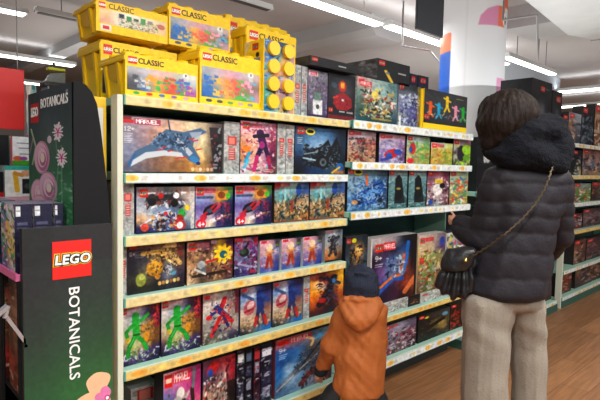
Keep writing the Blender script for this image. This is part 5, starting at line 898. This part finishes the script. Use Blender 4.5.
def wrinkle(amp, sc, seed=0):
    r = np.random.RandomState(seed); ks = r.normal(size=(10, 3))*sc; ph = r.rand(10)*6.28
    return lambda co: amp*sum(np.sin(co@k+p_) for k, p_ in zip(ks, ph))/3.2
SKIN = mat('skin', 'd09a80', .5, noise=.05, nscale=30)
JACK = mat('plum_black_down_jacket', '211f25', .62, noise=.08, nscale=25, bump=.2, bscale=90, spec=.25)
HOOD = mat('dark_navy_fleece', '0f1118', .95, noise=.2, nscale=60, bump=.7, bscale=140, spec=.2)
HAIR = mat('dark_brown_hair', '1d130e', .62, noise=.5, nscale=40, bump=.5, bscale=60, stretch=(3, 3, .5), spec=.18)
CORD = mat('beige_corduroy', '8c8478', .88, noise=.1, nscale=14, bump=.3, bscale=120)
SHOE = mat('dark_shoe', '22201f', .5); SOLE = mat('shoe_sole', 'bbb6aa', .6)
g = G(2.03); px = 2.03/F
wo = empty('person', g(505, 560)*1., label='woman with dark bob hair, dark puffy jacket and beige trousers, seen from behind', cat='person')
gz = wo.location.copy(); wo.location.z = 0
def R_(a, b=None, c=None): return (a*px, (b or a)*px, (c or a)*px)
# body: head, neck, torso, arms and legs as one skin surface, mostly under clothes
body = [[(g(507, 118), R_(21, 24, 27))], [(g(503, 134), R_(15, 17, 14))], [(g(511, 140), 11*px), (g(518, 168), 13*px)],
 [(g(500, 180), R_(12, 16, 12)), (g(552, 180), R_(12, 16, 12)), (g(520, 240), R_(28, 22, 20))], [(g(520, 240), R_(26, 20, 20)), (g(506, 290), R_(34, 24, 18))],
 [(g(492, 300), 16*px), (g(487, 420, .0), 12*px)], [(g(487, 420), 12*px), (g(486, 555, .02), 8*px)], [(g(524, 300, .04), 13*px), (g(531, 360, .07), 10*px)], [(g(531, 360, .07), 10*px), (g(530, 420, .07), 9*px)], [(g(530, 420, .07), 9*px), (g(530, 555, .07), 8*px)],
 [(g(493, 186, .0), 10*px), (g(482, 245, .06), 8*px)], [(g(482, 245, .06), 8*px), (g(460, 222, .13), 6*px)], [(g(558, 186, .02), 10*px), (g(563, 240, .06), 8*px)], [(g(563, 240, .06), 8*px), (g(548, 250, .2), 6*px)],
 [(g(488.5, 119, .035), 3.2*px), (g(486, 125, .04), 3.4*px)]]
# left hand: palm, four bent fingers and a thumb around the carton corner
body += [[(g(459, 222, .14), R_(4, 5, 5)), (g(453.5, 220, .16), R_(3.4, 5, 5))]]
for k in range(4):
    a = g(452, 216.4+k*2.5, .165+.004*k); b = g(448.6+abs(k-1.2)*.5, 215.6+k*2.7, .18); c_ = g(449.6+abs(k-1.2)*.4, 216.6+k*2.7, .2)
    body += [[(a, 1.35*px), (b, 1.2*px)], [(b, 1.2*px), (c_, 1.05*px)]]
body += [[(g(456, 217.5, .15), 1.6*px), (g(452.5, 213, .155), 1.35*px)], [(g(452.5, 213, .155), 1.35*px), (g(450.2, 211.4, .17), 1.15*px)]]
bd = blob('body', body, SKIN, wo, .0055, 3)
for ex, nm in ((491.5, 'eye'), (490, 'eye')):
    q = g(ex, 117.5, .055 if ex > 491 else .015); MB().cyl(q-gz*0-wo.location, q-wo.location+Vector((-.004, .003, 0)), .007, n=12).build('eye', mat('eye_dark', '1c1816', .3), wo)
# hair
def strands(co):
    ang = np.arctan2(co[:, 1]-g(507, 118).y, co[:, 0]-g(507, 118).x); return .0018*np.sin(ang*34+co[:, 2]*30)+.0014*np.sin(ang*71+co[:, 2]*60)+.002*np.sin(ang*17-co[:, 2]*45)
hh = [[(g(509, 116), R_(29, 30, 27.5)), (g(505, 124, -.01), R_(28.5, 27, 23))], [(g(492, 112, .01), R_(13, 18, 17)), (g(485, 143, -.01), R_(5, 9, 5))], [(g(500, 118, -.02), R_(17, 20, 18)), (g(490, 146, -.02), R_(8, 10, 6))], [(g(515, 112), R_(22, 24, 20)), (g(530, 140), R_(10, 16, 10))], [(g(498, 135, -.03), R_(12, 15, 14)), (g(510, 148, -.02), R_(12, 15, 10))]]
blob('hair', hh, HAIR, wo, .007, 4, strands)
# hood of dark fleece
wr = wrinkle(.0035, 26, 3); wr2 = wrinkle(.0022, 140, 5)
def hooddisp(co):
    u = (co[:, :2]@np.array(rgt)); return wr(co)+wr2(co)+.005*np.sin((co[:, 2]*1.3+u*.9)*40)
hd_ = [[(g(549, 131, -.02), R_(17, 26, 18)), (g(529, 133, -.03), R_(22, 26, 16))], [(g(527, 134, -.06), R_(18, 22, 14)), (g(500, 152, -.04), R_(11, 18, 10))], [(g(552, 138, .0), R_(16, 26, 18)), (g(551, 160, -.04), R_(18, 24, 16))], [(g(528, 152, -.09), R_(26, 14, 16)), (g(545, 160, -.07), R_(22, 16, 15))], [(g(492, 152, -.02), R_(7, 14, 5)), (g(520, 160, -.06), R_(20, 20, 11))], [(g(510, 158, .08), R_(20, 16, 10)), (g(545, 158, .09), R_(18, 14, 10))]]
blob('jacket_hood', hd_, HOOD, wo, .008, 5, hooddisp)
# jacket with quilted rows
seams = [g(515, y).z for y in (165, 183, 201, 215, 230, 250, 274, 304)]
def quilt(co):
    z = co[:, 2]; u = co[:, :2]@np.array(rgt); zz = z+.004*np.sin(u*23)+.003*np.sin(u*61+1); d = np.full(len(z), .5)
    for a, b in zip(seams[:-1], seams[1:]):
        t = (a-zz)/(a-b); m = (t >= 0) & (t <= 1); d[m] = np.clip(np.sin(PI*np.clip(t[m], 0, 1)), 0, 1)**.4
    return .008*(d-.5)+W3(co)+.0009*np.sin(u*90+z*16)*np.sin(z*60+u*12)
W3 = wrinkle(.0022, 22, 9)
jk = [[(g(504, 178, 0), R_(19, 25, 14)), (g(549, 180, 0), R_(20, 25, 14)), (g(524, 214), R_(36, 30, 16))], [(g(524, 200), R_(36, 30, 16)), (g(520, 240), R_(34, 30, 16))], [(g(519, 235), R_(35, 30, 16)), (g(506.5, 290), R_(41, 33, 11))],
 [(g(498, 188, -.01), R_(18, 19, 17)), (g(486, 238, .03), R_(18, 17, 15))], [(g(483, 240, .03), R_(18, 17, 17)), (g(465, 229, .11), R_(13, 14, 13))], [(g(466, 228, .11), R_(11, 13, 12)), (g(459.5, 224, .14), R_(8.5, 10, 9.5))],
 [(g(556, 186, .02), R_(16, 20, 16)), (g(560, 236, .07), R_(13, 16, 14))], [(g(560, 236, .07), R_(12.5, 16, 14)), (g(549, 252, .17), R_(11, 12, 11))]]
blob('jacket', jk, JACK, wo, .008, 5, quilt)
# trousers
def cordd(co): return CW(co)+.0008*np.sin((co[:, :2]@np.array(rgt))*700)
CW_ = wrinkle(.004, 18, 21); CW = lambda co: CW_(co)+.0025*np.sin(co[:, 2]*60+(co[:, :2]@np.array(rgt))*30)*np.exp(-((co[:, 2]-.72)/.09)**2)
tr = [[(g(490, 298), R_(27, 25, 14)), (g(522, 299, .02), R_(24, 24, 10))], [(g(488, 300, -.01), R_(25.5, 24, 12)), (g(484.5, 385, -.01), R_(23.5, 22, 14))], [(g(484.5, 385, -.01), R_(23.5, 22, 14)), (g(483, 470), R_(22, 22, 14))], [(g(483, 470), R_(22, 22, 14)), (g(483, 548), R_(21, 20, 6))],
 [(g(526, 300, .03), R_(20, 22, 12)), (g(528, 345, .06), R_(18.5, 20, 14))], [(g(528, 345, .06), R_(18.5, 20, 14)), (g(528.5, 400, .07), R_(17.5, 20, 14))], [(g(528.5, 400, .07), R_(17.5, 20, 14)), (g(531, 470, .07), R_(15, 19, 14))], [(g(531, 470, .07), R_(15, 19, 14)), (g(531, 545, .07), R_(17, 19, 6))]]
blob('trousers', tr, CORD, wo, .009, 3, cordd)
for (x, w_) in ((483, .0), (530, .07)):
    q = g(x, 560, w_); q.z = .0; fw = Vector((-.25, .97, 0)).normalized()
    blob('shoe', [[(q+Vector((0, 0, .045)), .035), (q+fw*.09+Vector((0, 0, .036)), (.036, .036, .03)), (q+fw*.16+Vector((0, 0, .03)), (.034, .034, .024))]], SHOE, wo, .006, 2)
# handbag with chain strap, hanging from the far shoulder
NYL = mat('black_nylon', '15161a', .42, noise=.1, nscale=30, bump=.3, bscale=50)
bg = empty('handbag', g(457, 300, -.03), label='black pleated handbag hanging at the woman left hip on a gold and black chain strap', cat='handbag')
def pleat(co):
    o0 = g(463, 250, 0); u = (co[:, :2]-np.array([o0.x, o0.y]))@np.array(rgt); v = o0.z-co[:, 2]; a = u/(v+.12); return .0075*np.sin(a*46)*np.clip(v*9, 0, 1)+.002*np.sin(co[:, 2]*110)
b1 = blob('bag_body', [[(g(452, 258, .0), R_(6, 8, 5)), (g(469, 256, -.02), R_(8, 9, 7)), (g(441, 285, .0), R_(5, 9, 7)), (g(455, 294, -.01), R_(8, 10, 6)), (g(466, 288, -.03), R_(6, 9, 7))]], NYL, bg, .005, 4, pleat)
b2_ = blob('bag_flap', [[(g(450, 252, -.02), R_(4, 8, 4)), (g(470, 252, -.05), R_(6, 8, 6)), (g(458, 268, -.045), R_(12, 8, 5)), (g(445, 266, -.02), R_(5, 7, 5))]], NYL, bg, .005, 5, wrinkle(.003, 50, 2))
ST = mat('gold_black_chain', '4a3e2a', .45, .5)
pts = [g(x, y, w_) for x, y, w_ in ((553, 166, -.13), (549, 178, -.152), (543, 192, -.162), (534, 206, -.164), (520, 221, -.163), (504, 235, -.158), (489, 246, -.13), (476, 254, -.105), (466, 260, -.085))]
def along(P, step):
    out = []; acc = 0
    for a, b in zip(P[:-1], P[1:]):
        L = (b-a).length; t = acc
        while t < L: out.append((a+(b-a)*(t/L), (b-a).normalized())); t += step
        acc = t-L
    return out
bm = MB()
for k, (p_, d_) in enumerate(along(pts, .011)):
    side = d_.cross(Vector((dirv[0], dirv[1], 0))).normalized(); t_ = d_*.8+side*(.6 if k % 2 else -.6); t_.normalize(); bm.cyl(p_-t_*.0085-bg.location, p_+t_*.0085-bg.location, .0021, n=6)
bm.tube([q_-bg.location for q_ in pts], .0026, 8).build('chain_strap', ST, bg)
MB().cyl(g(466, 259, -.08)-bg.location, g(464.5, 262, -.088)-bg.location, .009, n=14).build('clasp', mat('brass', 'a08850', .3, .9), bg)
# ------------------------------------------------------------------ child
gc = G(2.26); px = 2.26/F
ORN = mat('orange_coat_fabric', 'a85a22', .7, noise=.06, nscale=18, bump=.25, bscale=70)
CAP = mat('navy_knit_cap', '161f33', .85, noise=.15, nscale=60, bump=.6, bscale=160)
BLKT = mat('black_trousers', '121417', .7, noise=.1)
ch = empty('person', gc(358, 500), label='small child in an orange hooded coat and navy knit cap, seen from behind', cat='person'); ch.location.z = 0
body = [[(gc(361, 283), R_(15, 16, 16)), (gc(360, 289, .01), R_(13, 14, 11))], [(gc(361, 298), 7*px), (gc(361, 310), 8*px)], [(gc(345, 313), 8*px), (gc(377, 313), 8*px), (gc(358, 370), R_(17, 12, 12))],
 [(gc(340, 314), 6*px), (gc(330, 345, .03), 5*px)], [(gc(330, 345, .03), 5*px), (gc(321, 371, .09), 4.4*px)], [(gc(377, 314), 5*px), (gc(378, 345, .04), 4.6*px)], [(gc(378, 345, .04), 4.6*px), (gc(372, 352, .14), 4*px)],
 [(gc(346, 372), 10*px), (gc(330, 415), 7*px)], [(gc(330, 415), 7*px), (gc(328, 485), 6*px)], [(gc(370, 372), 10*px), (gc(378, 415), 7*px)], [(gc(378, 415), 7*px), (gc(380, 485), 6*px)],
 [(gc(358, 290, .075), 2.2*px), (gc(358, 288, .068), 2*px)], [(gc(345.5, 288, .0), R_(2, 2.4, 3.4))], [(gc(320, 373, .095), R_(4.6, 5, 4)), (gc(318, 377, .10), R_(4, 4.6, 4))]]
for k in range(4): body += [[(gc(315.8+k*2.1, 378.4, .095+.006*k), 1.05*px), (gc(316+k*2.1, 381.2, .10+.006*k), .95*px)], [(gc(316+k*2.1, 381.2, .10+.006*k), .95*px), (gc(317+k*2.0, 382.8, .11+.006*k), .85*px)]]
body += [[(gc(323.5, 376, .09), 1.2*px), (gc(325.6, 379.4, .10), 1.0*px)]]
blob('body', body, SKIN, ch, .0055, 2)
for ex in (353, 364): MB().cyl(gc(ex, 286, .068)-ch.location, gc(ex, 286, .074)-ch.location, .006, n=12).build('eye', mat('eye_dark', 0), ch)
def rib_(co): o0 = gc(361, 283); a = np.arctan2(co[:, 1]-o0.y, co[:, 0]-o0.x); return .0012*np.sin(a*70)+.003*np.sin(co[:, 2]*75+a*2)
blob('knit_cap', [[(gc(361, 283.5), R_(18.8, 18.8, 20)), (gc(361.5, 291), R_(17.6, 18, 9))], [(gc(358, 273, -.066), R_(6, 2, 2)), (gc(367, 275, -.066), R_(3, 2, 2))], [(gc(361.5, 293), R_(18.2, 18.6, 5.5))]], CAP, ch, .006, 3, rib_)
cw = wrinkle(.005, 26, 4); cw2 = wrinkle(.002, 75, 6)
coat = [[(gc(349, 312), R_(14, 15, 10)), (gc(375, 312), R_(13, 15, 10)), (gc(362, 340), R_(26, 19, 12))], [(gc(362, 335), R_(25.5, 18, 12)), (gc(360, 365), R_(26.5, 20, 12))], [(gc(360, 365), R_(26.5, 20, 12)), (gc(357.5, 391), R_(26.5, 21, 7))],
 [(gc(344, 315, .0), R_(11, 12, 11)), (gc(331, 345, .02), R_(10.5, 11, 11))], [(gc(331, 343, .02), R_(10.5, 11, 11)), (gc(323.5, 365, .07), R_(8.6, 9, 6))], [(gc(379, 315, .01), R_(10, 12, 11)), (gc(380, 345, .05), R_(8, 11, 10))], [(gc(380, 345, .05), R_(8, 10, 10)), (gc(370, 353, .13), R_(7, 8, 8))]]
blob('coat', coat, ORN, ch, .007, 4, lambda co: cw(co)+cw2(co))
hod = [[(gc(350, 304, -.04), R_(13, 11, 8)), (gc(370, 303, -.04), R_(12, 11, 8)), (gc(360, 318, -.085), R_(17, 8, 9))], [(gc(361, 318, -.085), R_(14, 8, 8)), (gc(361, 324, -.085), R_(9, 6, 7))], [(gc(348, 300, 0), R_(9, 14, 5)), (gc(372, 299, 0), R_(8, 14, 5))], [(gc(360, 299, -.06), R_(18, 7, 4.5))]]
blob('coat_hood', hod, ORN, ch, .006, 3, lambda co: cw(co)*.9+cw2(co)*1.5)
blob('cuff', [[(gc(322, 368, .075), R_(8, 8, 5)), (gc(320.5, 372.5, .085), R_(7.4, 8, 4.4))]], mat('navy_rib', '14181f', .8), ch, .005, 2)
blob('trousers', [[(gc(347, 385), R_(13, 13, 10)), (gc(329, 402, -.0), R_(12, 12, 10))], [(gc(329, 402), R_(12, 12, 10)), (gc(328, 480), R_(10, 10, 8))], [(gc(369, 385), R_(13, 13, 10)), (gc(378, 402), R_(9.5, 11, 10))], [(gc(378, 402), R_(9.5, 11, 10)), (gc(380, 480), R_(10, 10, 8))]], BLKT, ch, .008, 3, lambda co: cw(co))
blob('coat_lining', [[(gc(350, 392), R_(18, 17, 8)), (gc(350, 397), R_(16, 16, 5))]], mat('mustard_lining', 'a07828', .7), ch, .007, 2)
for x in (328, 380):
    q = gc(x, 500); q.z = 0; fw = Vector((.35, .94, 0)).normalized()
    blob('shoe', [[(q+Vector((0, 0, .04)), .03), (q+fw*.05+Vector((0, 0, .032)), .027), (q+fw*.09+Vector((0, 0, .026)), .022)]], SHOE, ch, .006, 2)
